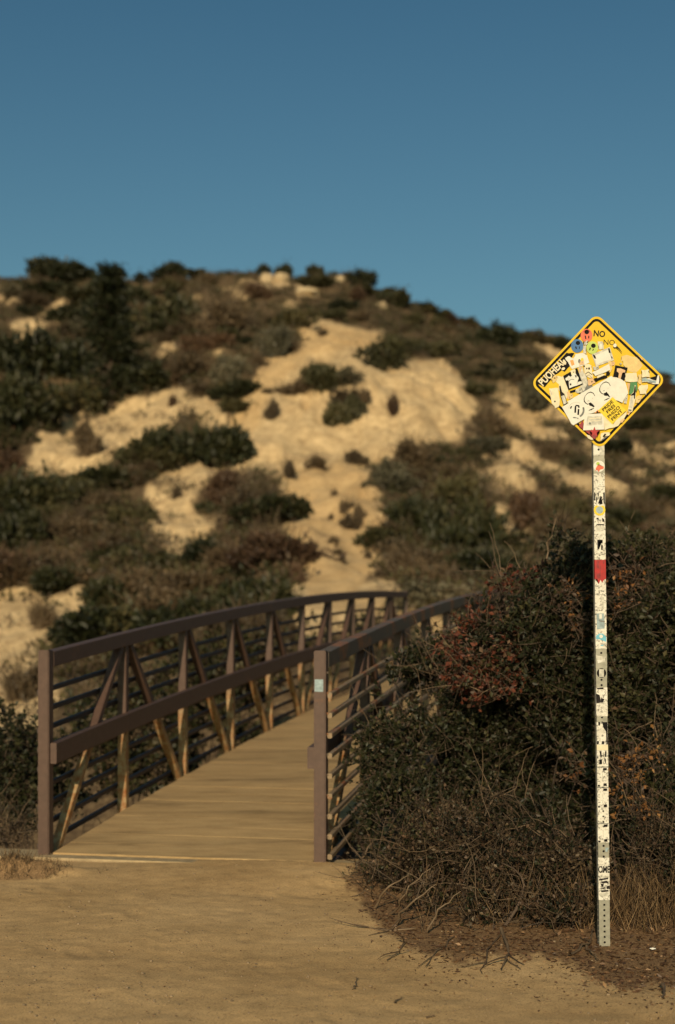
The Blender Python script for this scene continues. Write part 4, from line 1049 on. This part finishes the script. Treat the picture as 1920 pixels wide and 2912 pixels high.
def ring(p1, p2, y, name, mat, parent):
    bm = bmesh.new(); n = len(p1); a = [bm.verts.new(to_sign(x, z, y)) for x, z in p1]; b = [bm.verts.new(to_sign(x, z, y)) for x, z in p2]
    a2 = [bm.verts.new(to_sign(x, z, y + .0003)) for x, z in p1]; b2 = [bm.verts.new(to_sign(x, z, y + .0003)) for x, z in p2]
    for i in range(n):
        j = (i + 1) % n; bm.faces.new((a[i], a[j], b[j], b[i])); bm.faces.new((a[i], a2[i], a2[j], a[j])); bm.faces.new((b[i], b[j], b2[j], b2[i]))
    return link(name, bm_mesh(name, bm), mat, parent)
ring(rounded_diamond(.437, .030), rounded_diamond(.414, .020), YF - .0004, 'border', M['black'], panel)

class Strip(list): pass
def sticker(poly, mat, name='sticker', lift=None):
    layer[0] += 1; y = YF - .0005 - .00022 * layer[0]
    o = plate([crop(*p) for p in poly], y, y + .00018, name, M[mat], sign); o['front'] = y; return o
def mark(st, poly, mat, k=1):
    y = st['front'] - .00010 * k - .00004
    if isinstance(poly, Strip):
        n = len(poly) // 2; bm = bmesh.new(); v = [bm.verts.new(to_sign(*crop(*p), y)) for p in poly]
        for i in range(n - 1): bm.faces.new((v[i], v[i + 1], v[2 * n - 2 - i], v[2 * n - 1 - i]))
        return link('print', bm_mesh('print', bm), M[mat], st)
    return plate([crop(*p) for p in poly], y, y + .00008, 'print', M[mat], st)
def ell(cx, cy, rx, ry=None, n=18, rot=0):
    ry = rx if ry is None else ry; c, s = math.cos(rad(rot)), math.sin(rad(rot))
    return [(cx + rx * math.cos(a) * c - ry * math.sin(a) * s, cy + rx * math.cos(a) * s + ry * math.sin(a) * c) for a in [2 * math.pi * i / n for i in range(n)]]
def stroke(pts, w):
    """thick polyline outline"""
    up, dn = [], []
    for i, p in enumerate(pts):
        a = pts[max(i - 1, 0)]; b = pts[min(i + 1, len(pts) - 1)]; dx, dy = b[0] - a[0], b[1] - a[1]; l = math.hypot(dx, dy) or 1
        ww = w[i] if isinstance(w, (list, tuple)) else w
        up.append((p[0] - dy / l * ww / 2, p[1] + dx / l * ww / 2)); dn.append((p[0] + dy / l * ww / 2, p[1] - dx / l * ww / 2))
    return Strip(up + dn[::-1])
def arc(cx, cy, r, a0, a1, n=12):
    return [(cx + r * math.cos(rad(a0 + (a1 - a0) * i / (n - 1))), cy + r * math.sin(rad(a0 + (a1 - a0) * i / (n - 1)))) for i in range(n)]
def rough(poly, amp, seed, sub=3):
    r = np.random.default_rng(seed); out = []
    for i, p in enumerate(poly):
        q = poly[(i + 1) % len(poly)]
        for k in range(sub):
            t = k / sub; out.append((p[0] + (q[0] - p[0]) * t + r.normal() * amp, p[1] + (q[1] - p[1]) * t + r.normal() * amp))
    return out
def lettering(text, cx, cy, h, ang, mat, parent, y, bold=.0, xs=1.0, name='lettering', post=False):
    """text of letter height h (crop pixels), centred at crop position, turned ang degrees anticlockwise"""
    cu = bpy.data.curves.new('t', 'FONT'); cu.body = text; cu.align_x = 'CENTER'; cu.align_y = 'CENTER'; cu.offset = bold; cu.resolution_u = 3; cu.fill_mode = 'FRONT'
    ob = bpy.data.objects.new('t', cu); C.objects.link(ob); dg = bpy.context.evaluated_depsgraph_get()
    me = bpy.data.meshes.new_from_object(ob.evaluated_get(dg)); bpy.data.objects.remove(ob); me.name = name
    sc = h / 3.733 * MPX / .70
    px, pz = (cx, cy) if post else crop(cx, cy)
    c, s = math.cos(rad(ang) - (0 if post else TOT)), math.sin(rad(ang) - (0 if post else TOT))
    for v in me.vertices:
        x, z = v.co.x * sc * xs, v.co.y * sc; x, z = px + x * c - z * s, pz + x * s + z * c
        v.co = Vector((x, y, z)) if post else to_sign(x, z, y)
    me.materials.clear(); o = link(name, me, M[mat], parent); return o

# printed words of the sign itself, half worn away
lettering('NO', 768, 266, 62, -6, 'soft_black', panel, YF - .0006, .03, .9)
lettering('NO', 872, 358, 56, -3, 'soft_black', panel, YF - .0006, .0, 1.0)
# stickers, bottom layer first
def S(poly, mat, label=None, **k):
    o = sticker(poly, mat, **k)
    if label: o['label'] = label
    return o
S(rough([(1000,495),(1165,505),(1235,600),(1150,690),(1060,645),(1000,560)], 9, 1), 'sign_faded', 'pale patch of torn sticker')
S(rough([(300,740),(390,700),(440,860),(420,960),(340,850)], 7, 2), 'cream')
S(rough([(530,640),(600,600),(640,760),(700,840),(580,905),(500,870),(600,790)], 8, 3), 'grey')
S(rough([(700,830),(590,900),(620,830),(680,760)], 5, 4), 'darkgrey')
S([(555,635),(592,590),(575,650),(560,690)], 'residue'); S([(425,880),(450,880),(455,960),(432,955)], 'residue'); S([(1062,790),(1098,790),(1080,880)], 'residue')
S([(455,872),(518,852),(512,882),(460,895)], 'black')
s = S(rough([(108,795),(420,468),(505,468),(450,560),(458,602),(402,668),(372,652),(300,700),(190,830)], 2, 5), 'black', 'black strip with white bubble letters')
lettering('PUOHEAL', 268, 672, 76, 45.5, 'cream', s, s['front'] - .0002, .03, .74)
for p, rx, ry in (((385,635),20,14), ((398,565),14,30)): mark(s, ell(*p, rx, ry, 12, -25), 'cream', 1.5)
s = S(rough([(405,528),(425,503),(455,503),(480,522),(500,520),(512,482),(600,466),(636,490),(662,572),(484,642),(462,620),(450,585)], 2, 6), 'white', 'white blob-shaped sticker')
mark(s, [(455,548),(490,540),(505,592),(474,606)], 'orange'); mark(s, ell(556,556,14,24), 'darkgrey'); mark(s, ell(586,545,16,26), 'lemon')
s = S(ell(632,282,63,70,24), 'coral', 'round coral sticker'); mark(s, ell(634,246,25,24), 'black'); mark(s, stroke([(618,285),(624,320)], 13), 'soft_black'); mark(s, stroke([(655,285),(655,315)], 12), 'soft_black'); mark(s, stroke(arc(634, 262, 38, 200, 340), 6), 'darkred')
s = S(ell(533,393,66,72,24), 'blue', 'round blue sticker'); mark(s, ell(540,362,24,22), 'black'); mark(s, stroke([(515,400),(525,425)], 14), 'soft_black'); mark(s, stroke([(558,400),(556,425)], 8), 'soft_black')
s = S(rough([(755,350),(805,345),(812,425),(762,430)], 3, 8), 'grey'); mark(s, ell(783,395,14,26), 'white')
s = S(rough([(596,400),(626,385),(632,470),(600,470)], 3, 9), 'grey')
s = S(ell(692,412,62,68,24), 'lime', 'round lime green sticker'); mark(s, ell(704,392,25,24), 'black'); mark(s, stroke([(672,412),(664,440)], 13), 'soft_black'); mark(s, stroke([(706,425),(696,445)], 10), 'soft_black')
s = S([(688,485),(878,405),(922,545),(732,612)], 'grey', 'white sticker in a grey frame')
mark(s, rough([(716,500),(860,432),(898,535),(738,592)], 3, 10), 'white'); mark(s, [(700,482),(722,495),(735,530),(716,528),(702,505)], 'black', 2); mark(s, [(858,418),(876,420),(886,470),(868,468)], 'black', 2); mark(s, [(888,500),(906,515),(900,538)], 'soft_black', 2)
s = S(rough([(598,600),(640,586),(680,600),(690,650),(700,740),(650,730),(612,690)], 3, 11), 'cream', 'small skull sticker')
mark(s, ell(658,634,10,13), 'black'); mark(s, ell(634,634,7,10), 'soft_black'); mark(s, ell(606,610,9,10), 'soft_black'); mark(s, stroke([(620,690),(650,670),(690,700)], 8), 'soft_black'); mark(s, stroke([(628,720),(660,700),(690,735)], 6), 'darkgrey')
s = S([(383,712),(532,628),(592,802),(440,862)], 'black', 'black framed square sticker with a white creature')
mark(s, rough([(404,735),(440,712),(465,722),(500,668),(530,700),(548,745),(530,775),(575,770),(580,795),(450,842),(438,800),(440,760),(415,762)], 3, 44), 'white'); mark(s, [(505,705),(528,708),(520,735)], 'black', 2); mark(s, ell(462,802,9,12), 'soft_black', 2); mark(s, stroke([(440,770),(470,748),(500,750)], 5), 'soft_black', 2)
for q, mt in (([(455,660),(505,640),(520,690),(470,700)],'cream'), ([(250,735),(300,700),(330,740),(280,790)],'sign_faded'), ([(560,560),(600,545),(610,590),(565,600)],'residue'), ([(700,615),(760,600),(765,640),(710,655)],'grey'), ([(880,560),(930,560),(925,600),(885,600)],'residue'),
        ([(860,560),(885,545),(900,640),(880,690)],'sign_faded'), ([(1180,700),(1215,690),(1210,800),(1180,800)],'sign_faded'), ([(520,850),(575,835),(590,880),(530,895)],'grey'), ([(640,760),(700,735),(720,790),(660,820)],'residue'), ([(1160,930),(1230,915),(1180,1000),(1150,1000)],'sign_faded'), ([(600,345),(640,340),(640,385),(605,385)],'grey'), ([(1040,900),(1070,920),(1050,1010),(1025,1000)],'grey'), ([(445,905),(480,900),(490,945),(455,960)],'sign_faded')):
    o_ = S(rough(q, 4, len(mt) + q[0][0]), mt); mark(o_, rough([((q[0][0] + 2 * q[1][0]) / 3, (q[0][1] + q[2][1]) / 2 - 6), ((q[1][0] + q[2][0]) / 2 - 8, (q[0][1] + q[2][1]) / 2 - 4), ((q[0][0] + q[2][0]) / 2, (q[0][1] + q[2][1]) / 2 + 6)], 2, q[0][1], 2), 'soft_black')
s = S(rough([(690,672),(870,590),(886,648),(722,712)], 3, 12), 'white')
s = S(rough([(705,746),(838,704),(852,726),(722,778)], 3, 13), 'black'); mark(s, [(740,716),(800,690),(830,700),(745,738)], 'cream')
S(ell(858,688,21), 'black')
s = S([(935,600),(1066,626),(1020,802),(940,792),(906,745)], 'black', 'black upright sticker with a tan T shape')
mark(s, rough([(950,636),(1042,650),(1036,684),(1008,672),(988,768),(962,764),(972,688),(948,668)], 3, 14, 2), 'residue')
S(rough([(1046,690),(1165,676),(1172,772),(1040,772)], 4, 15), 'cream', 'blank cream sticker'); s = S(rough([(1215,645),(1290,650),(1300,720),(1230,725)], 7, 16), 'cream'); mark(s, stroke([(1245,650),(1255,700)], 4), 'grey')
S(rough([(1180,820),(1285,810),(1275,905),(1190,905)], 7, 17), 'cream')
s = S(rough([(1215,748),(1290,735),(1395,705),(1395,800),(1340,800),(1270,775),(1220,775)], 4, 18), 'white', 'slate blue sticker at the right corner')
mark(s, [(1292,735),(1382,710),(1368,765),(1320,752)], 'black'); mark(s, rough([(1218,742),(1260,735),(1300,755),(1368,770),(1360,795),(1290,780),(1222,772)], 4, 19), 'slate'); mark(s, rough([(1280,775),(1330,785),(1325,795),(1282,787)], 2, 20), 'darkgrey', 2)
s = S(rough([(232,840),(330,845),(350,1020),(300,1052),(262,1000)], 4, 21), 'cream'); mark(s, ell(294,985,9), 'black'); mark(s, stroke([(245,860),(262,920)], 6), 'grey')
s = S([(340,822),(354,818),(368,880),(395,905),(428,1005),(388,1030),(352,920),(354,890)], 'soft_black', 'dark bottle-shaped sticker at left'); mark(s, [(360,928),(394,918),(420,1000),(388,1018)], 'grey')
s = S(rough([(1095,786),(1165,778),(1168,850),(1150,900),(1078,908)], 2, 22), 'green', 'green sticker behind a dark bottle shape')
s = S([(1138,815),(1150,815),(1148,880),(1154,900),(1148,960),(1112,1098),(1066,1090),(1090,950),(1096,915),(1126,885)], 'cream'); mark(s, [(1139,822),(1147,822),(1143,885),(1148,905),(1142,955),(1132,960),(1134,920),(1098,925),(1092,930),(1102,912),(1128,890)], 'black'); mark(s, [(1098,926),(1134,922),(1110,1060),(1080,1060)], 'grey'); mark(s, [(1074,1066),(1108,1072),(1104,1090),(1070,1084)], 'darkgrey')
s = S(rough([(900,725),(1035,775),(1072,892),(1010,998),(890,950),(860,830)], 5, 23), 'white')
s = S([(425,985),(893,713),(990,862),(905,945),(770,1080),(690,1110),(530,1135)], 'white', 'white sticker with two line-drawn bald heads')
for ox, oy in ((0, 0), (164, -108)):
    w = [4, 7, 9, 10, 10, 9, 8, 7, 6, 5, 6, 7]
    mark(s, stroke([(718 + ox, 928 + oy), (700 + ox, 898 + oy), (672 + ox, 886 + oy), (640 + ox, 898 + oy), (615 + ox, 925 + oy), (603 + ox, 960 + oy), (606 + ox, 985 + oy), (622 + ox, 1005 + oy), (648 + ox, 1018 + oy)], [5, 8, 11, 7, 4, 8, 11, 9, 8]), 'black')
    mark(s, rough([(650 + ox, 1005 + oy), (672 + ox, 990 + oy), (690 + ox, 1010 + oy), (715 + ox, 1035 + oy), (708 + ox, 1050 + oy), (680 + ox, 1036 + oy), (655 + ox, 1030 + oy)], 3, 30 + ox), 'black', 1.6)
    mark(s, stroke([(652 + ox, 1082 + oy), (680 + ox, 1070 + oy), (710 + ox, 1055 + oy)], [5, 12, 5]), 'black'); mark(s, stroke([(690 + ox, 945 + oy), (694 + ox, 960 + oy)], 4), 'grey'); mark(s, stroke([(640 + ox, 985 + oy), (652 + ox, 975 + oy), (660 + ox, 985 + oy)], 5), 'darkgrey')
s = S([(368,1045),(540,942),(600,1010),(642,1150),(490,1238),(470,1225)], 'white', 'white sticker with a circle of dark bars')
mark(s, stroke(arc(518, 1075, 82, 190, 300), 6), 'grey'); mark(s, stroke(arc(518, 1075, 80, -20, 60), 20), 'darkgrey'); mark(s, stroke([(470,1035),(458,1062)], 14), 'black'); mark(s, stroke([(508,1105),(512,1040),(520,1028),(545,1032),(548,1052)], [18, 18, 16, 18, 20]), 'black'); mark(s, stroke([(545,1065),(540,1128)], 18), 'black'); mark(s, rough([(485,1150),(540,1158),(538,1170),(488,1164)], 3, 31), 'darkgrey')
s = S(rough([(800,1105),(905,1228),(1055,1085),(1052,1130),(965,1245),(815,1285)], 3, 32), 'cream')
s = S(rough([(545,1240),(590,1185),(600,1290)], 3, 33), 'darkred')
s = S([(610,1120),(800,1112),(818,1282),(592,1292)], 'white', 'white sticker with faded grey print'); mark(s, rough([(640,1145),(790,1140),(795,1235),(625,1245)], 6, 34), 'grey'); mark(s, ell(664,1218,12), 'darkgrey', 2); mark(s, rough([(655,1160),(780,1155),(775,1165),(660,1172)], 3, 35), 'cream', 2); mark(s, rough([(650,1190),(780,1185),(775,1195),(655,1200)], 3, 36), 'cream', 2)
s = S([(712,1108),(750,1070),(768,1098)], 'orange'); mark(s, ell(742,1096,10), 'soft_black')
s = S([(905,938),(1047,1080),(900,1228),(752,1080)], 'lemon', 'yellow square sticker with four lines of black letters')
for i, tx in enumerate(('PRIDE', 'FREI', 'PHIZO', 'FENT')):
    t = (i - 1.5) * 46; lettering(tx, 901 + t * .7, 1083 + t * .72, 33, 43.5, 'black', s, s['front'] - .0002, .03, {5: 1.2, 4: 1.36}[len(tx)])
s = S(rough([(605,1292),(690,1290),(770,1300),(745,1345),(715,1385),(680,1355)], 4, 37), 'darkred', 'dark red torn sticker at the bottom tip')
star = [(712 + (58 if k % 2 == 0 else 24) * math.sin(rad(k * 36)), 1310 - (58 if k % 2 == 0 else 24) * math.cos(rad(k * 36))) for k in range(10)]
S(star, 'red', 'red star sticker')
S(rough([(625,1335),(660,1340),(702,1390),(690,1400),(640,1372)], 3, 38), 'cream'); S(rough([(780,1325),(870,1305),(880,1345),(830,1350),(790,1400),(770,1400)], 4, 39), 'cream'); S(stroke([(805,1362),(830,1330)], 18), 'black'); S(stroke([(790,1395),(850,1352)], 12), 'darkgrey')
S(stroke([(930,375),(945,405),(975,430),(1003,468)], [10, 16, 10, 4]), 'soft_black'); S(ell(928,393,18,20), 'white')
for p in ([(1165,490),(1195,515),(1235,545),(1215,550)], [(985,1200),(1015,1165),(1035,1180),(1000,1215)], [(1060,1120),(1090,1090),(1100,1100),(1070,1135)]): S(rough(p, 3, 40), 'residue')
bm = bmesh.new(); c0 = to_sign(*crop(993, 584), YF - .004); bmesh.ops.create_cone(bm, cap_ends=True, segments=6, radius1=.006, radius2=.005, depth=.008, matrix=Matrix.Translation(c0) @ Matrix.Rotation(math.pi / 2, 4, 'X')); link('bolt', bm_mesh('bolt', bm), M['galv'], sign)

# stickers wrapped round the post; positions from photograph rows
MPP = 6.734 / F
def pz(y): return (2685 - y) * 6.76 / F + .0
wrap_i = [0]
def wrap(y0, y1, mat, label=None, x0=-1.0, x1=1.0, seed=None):
    wrap_i[0] += 1; e = .0007 + .0003 * (wrap_i[0] % 3); h = PW / 2 + e; r = np.random.default_rng(500 + wrap_i[0])
    bm = bmesh.new(); za, zb = pz(y1), pz(y0)
    n = 6; full = x0 <= -1 and x1 >= 1
    prof = [(-h, -.004), (-h, -h)] if x0 <= -1 else []
    prof += [(x, -h) for x in np.linspace(max(x0, -.98) * PW / 2, min(x1, .98) * PW / 2, 5)]
    if x1 >= 1: prof += [(h, -h), (h, -.004)]
    top = [bm.verts.new((x, y, zb + r.normal() * .0010)) for x, y in prof]; bot = [bm.verts.new((x, y, za + r.normal() * .0010)) for x, y in prof]
    for i in range(len(prof) - 1): bm.faces.new((top[i], top[i + 1], bot[i + 1], bot[i]))
    o = link('sticker', bm_mesh('sticker', bm), M['worn' if mat == 'white' else mat], sign); o['front'] = -h
    if label: o['label'] = label
    return o
def pmark(st, poly, mat, k=1):
    """poly in (x: -1..1 across the post, photograph row)"""
    y = st['front'] - .00025 * k; bm = bmesh.new()
    a = [bm.verts.new((x * PW / 2, y, pz(q))) for x, q in poly]; f = bm.faces.new(a); bmesh.ops.triangulate(bm, faces=[f])
    return link('print', bm_mesh('print', bm), M[mat], st)
def pdisc(st, x, yc, rpx, mat, k=1, n=18):
    return pmark(st, [(x + rpx * MPX / (PW / 2) * math.cos(2 * math.pi * i / n), yc + rpx * math.sin(2 * math.pi * i / n)) for i in range(n)], mat, k)
s = wrap(1268, 1297, 'grey'); pmark(s, rough([(-1, 1270), (-.3, 1271), (.0, 1283), (.4, 1284), (.1, 1293), (-.9, 1296)], .02, 1, 1), 'white'); pdisc(s, -.05, 1281, 3, 'black', 2)
s = wrap(1306, 1349, 'galv', 'round sticker with a red and yellow flower'); pdisc(s, 0, 1328, 16, 'white'); pmark(s, [(-.6, 1333), (-.1, 1322), (.2, 1326), (.9, 1330), (.8, 1336), (.2, 1338), (-.1, 1345), (-.3, 1338), (-.7, 1341)], 'coral', 2); pdisc(s, -.2, 1321, 5, 'lime', 2)
wrap(1347, 1384, 'white'); s = wrap(1384, 1404, 'white'); pmark(s, [(-.3, 1384), (.6, 1384), (.6, 1387), (-.3, 1387)], 'grey')
s = wrap(1402, 1440, 'white', 'black and white streaked sticker')
for q in ([(-1, 1402), (-.8, 1402), (-.75, 1425), (-1, 1425)], [(-.35, 1405), (-.1, 1404), (-.15, 1414), (-.3, 1413)], [(.7, 1403), (1, 1402), (1, 1438), (.75, 1430)], [(.2, 1412), (.5, 1415), (.3, 1428), (.0, 1434), (-.3, 1434)], [(-.6, 1414), (-.4, 1418), (-.5, 1430), (-.65, 1428)], [(.1, 1430), (.55, 1420), (.5, 1436), (.0, 1436)]): pmark(s, q, 'black')
s = wrap(1440, 1470, 'white', 'yellow ring sticker with a grey-blue centre'); pdisc(s, 0, 1452, 16.5, 'lemon', 1); pdisc(s, 0, 1452, 10.5, 'slate', 2)
s = wrap(1470, 1520, 'white')
for q in ([(-.6, 1474), (-.2, 1474), (-.2, 1479), (-.6, 1479)], [(.4, 1474), (.8, 1478), (.9, 1485), (.5, 1486)], [(-.6, 1492), (.7, 1492), (.7, 1495), (-.6, 1495)]): pmark(s, q, 'soft_black')
pmark(s, [(-.7, 1497), (.8, 1497), (.7, 1512), (-.6, 1512)], 'grey')
s = wrap(1521, 1593, 'white', 'white sticker with a dark bracket and bar')
pmark(s, stroke([(-.35, 1562), (-.35, 1540), (.35, 1540)], [.3, 1.5, 1.5]) if False else [(-.5, 1536), (.5, 1537), (.5, 1546), (.2, 1546), (.15, 1541), (-.2, 1542), (-.2, 1563), (-.5, 1562)], 'black'); pmark(s, [(.2, 1551), (.5, 1551), (.5, 1566), (.2, 1565)], 'black'); pmark(s, [(-.5, 1574), (.4, 1575), (.4, 1578), (-.5, 1577)], 'grey'); pmark(s, [(-.5, 1527), (.3, 1527), (.3, 1530), (-.5, 1530)], 'grey')
wrap(1640, 1692, 'white')
s = wrap(1593, 1648, 'red', 'bright red sticker with dark print')
for q in ([(-.7, 1597), (-.2, 1597), (-.25, 1618), (-.6, 1616)], [(-.75, 1634), (-.1, 1630), (.0, 1646), (-.6, 1646)], [(.55, 1596), (.8, 1596), (.7, 1606), (.5, 1604)], [(-.1, 1606), (.1, 1606), (.05, 1640), (-.1, 1640)]): pmark(s, q, 'darkred')
pmark(s, [(-1, 1648), (-.6, 1646), (-.3, 1662), (.0, 1650), (.3, 1658), (.7, 1650), (1, 1648)], 'red')
s = wrap(1692, 1735, 'white'); pmark(s, rough([(.0, 1697), (.7, 1700), (.7, 1728), (.4, 1732), (.4, 1715), (.0, 1705)], .06, 4, 2), 'grey'); pmark(s, [(-.7, 1726), (.4, 1729), (.4, 1733), (-.7, 1732)], 'grey')
s = wrap(1735, 1797, 'white', 'white sticker with grey-blue print'); pmark(s, rough([(-.8, 1745), (.6, 1745), (.7, 1788), (-.7, 1790)], .05, 5, 3), 'slate'); pmark(s, rough([(-.6, 1763), (.7, 1766), (.7, 1771), (.0, 1769)], .03, 6, 2), 'darkgrey', 2); pmark(s, rough([(-.3, 1747), (.2, 1747), (.2, 1760), (-.3, 1760)], .04, 7, 2), 'white', 2)
s = wrap(1797, 1845, 'white', 'white sticker with a light blue swoosh'); pmark(s, [(-.95, 1808), (-.3, 1802), (.3, 1802), (.95, 1812), (.95, 1826), (.3, 1822), (-.4, 1818), (-.95, 1818)], 'sky_blue'); pdisc(s, 0, 1810, 5, 'white', 2); pmark(s, [(-.3, 1835), (.6, 1833), (.2, 1838)], 'sky_blue')
s = wrap(1860, 1900, 'galv'); pmark(s, rough([(-.8, 1862), (-.3, 1865), (.8, 1868), (.8, 1882), (-.7, 1885)], .1, 8, 3), 'grey'); pmark(s, rough([(-.8, 1876), (.1, 1878), (.0, 1884), (-.7, 1886)], .05, 9, 2), 'white', 2)
s = wrap(1901, 1929, 'galv', 'black disc sticker with a pale bar'); pdisc(s, 0, 1914, 13.5, 'black'); pmark(s, [(-.45, 1903), (.45, 1903), (.45, 1925), (-.45, 1925)], 'grey', 2)
s = wrap(1955, 2001, 'white')
for q in ([(-1, 1956), (.3, 1955), (.3, 1960), (-.7, 1960)], [(-1, 1972), (-.4, 1976), (-.2, 1998), (-1, 2000)], [(-.1, 1984), (.5, 1988), (.0, 2000), (-.2, 1994)]): pmark(s, rough(q, .05, 10, 2), 'soft_black')
s = wrap(2001, 2036, 'white'); pmark(s, rough([(.0, 2012), (.4, 2017), (.3, 2019), (-.1, 2014)], .03, 11, 2), 'grey')
s = wrap(2053, 2117, 'white', 'white sticker with black blocks at its right side')
for q in ([(-.75, 2053), (-.35, 2053), (-.4, 2063), (-.7, 2062)], [(.0, 2053), (1, 2053), (1, 2117), (.75, 2116), (.7, 2080), (.4, 2070), (.2, 2068)], [(-1, 2106), (-.6, 2107), (-.7, 2116), (-1, 2116)], [(.0, 2106), (.4, 2108), (.3, 2116), (-.2, 2116)]): pmark(s, q, 'black')
wrap(2117, 2132, 'cream')
s = wrap(2133, 2178, 'white', 'white sticker with angular black letters')
for q in ([(-.6, 2135), (-.2, 2135), (-.15, 2152), (-.35, 2152)], [(.45, 2136), (.75, 2136), (.7, 2151), (.45, 2152)], [(-.65, 2160), (-.1, 2158), (-.1, 2172), (-.6, 2173)], [(.3, 2157), (.6, 2157), (.65, 2172), (.55, 2172)], [(-1, 2150), (-.8, 2148), (-.8, 2156), (-1, 2156)]): pmark(s, q, 'black')
for a, b in ((2180, 2236), (2238, 2296), (2340, 2394)):
    s = wrap(a, b, 'white', 'white sticker with black corner blocks')
    pmark(s, [(.1, a + 3), (.8, a + 3), (.75, a + 10), (.0, a + 10)], 'black'); pmark(s, [(.1, b - 9), (.7, b - 10), (.75, b - 2), (.1, b - 2)], 'black'); pmark(s, [(-.95, b - 6), (-.5, b - 5), (-.6, b - 1), (-.95, b - 1)], 'black')
    pmark(s, [(-.12, a + 18), (.0, a + 18), (.0, b - 14), (-.12, b - 14)], 'grey'); pmark(s, [(-.9, b - 16), (-.5, b - 17), (-.5, b - 15), (-.9, b - 14)], 'darkgrey'); pmark(s, [(-1, a), (1, a), (1, a + 2), (-1, a + 2)], 'darkgrey')
s = wrap(2296, 2339, 'white')
for q in (2305, 2320, 2335): pdisc(s, 0, q, 2.6, 'black', 1, 8)  # post holes, their inner shade painted as black discs
s = wrap(2405, 2425, 'galv', x0=.2, x1=1.0); pmark(s, rough([(.35, 2408), (.9, 2410), (.7, 2420), (.4, 2420)], .06, 12, 2), 'slate')
wrap(2437, 2461, 'white')
s = wrap(2460, 2490, 'white', 'sticker with small dark letters'); lettering('OME', .001, pz(2471), 72, 0, 'black', s, s['front'] - .0003, .03, .58, post=True)
s = wrap(2492, 2557, 'white', 'scribbled black and white sticker at the bottom of the stack')
for i, q in enumerate(([(-.9, 2497), (.8, 2493), (.8, 2498), (-.9, 2502)], [(-.9, 2506), (.5, 2502), (.9, 2508), (-.2, 2510)], [(-.6, 2510), (-.1, 2511), (-.2, 2520), (-.6, 2518)], [(.4, 2518), (1, 2516), (1, 2526), (.5, 2526)], [(-.5, 2522), (.2, 2521), (.0, 2526), (-.9, 2524)], [(-.7, 2531), (.8, 2528), (.7, 2533), (-.5, 2535)])): pmark(s, rough(q, .05, 20 + i, 2), 'soft_black')
pmark(s, rough([(-.9, 2538), (.8, 2536), (.6, 2546), (-.8, 2547)], .08, 33, 3), 'grey')
for o in list(sign.children):
    if 'front' in o: del o['front']
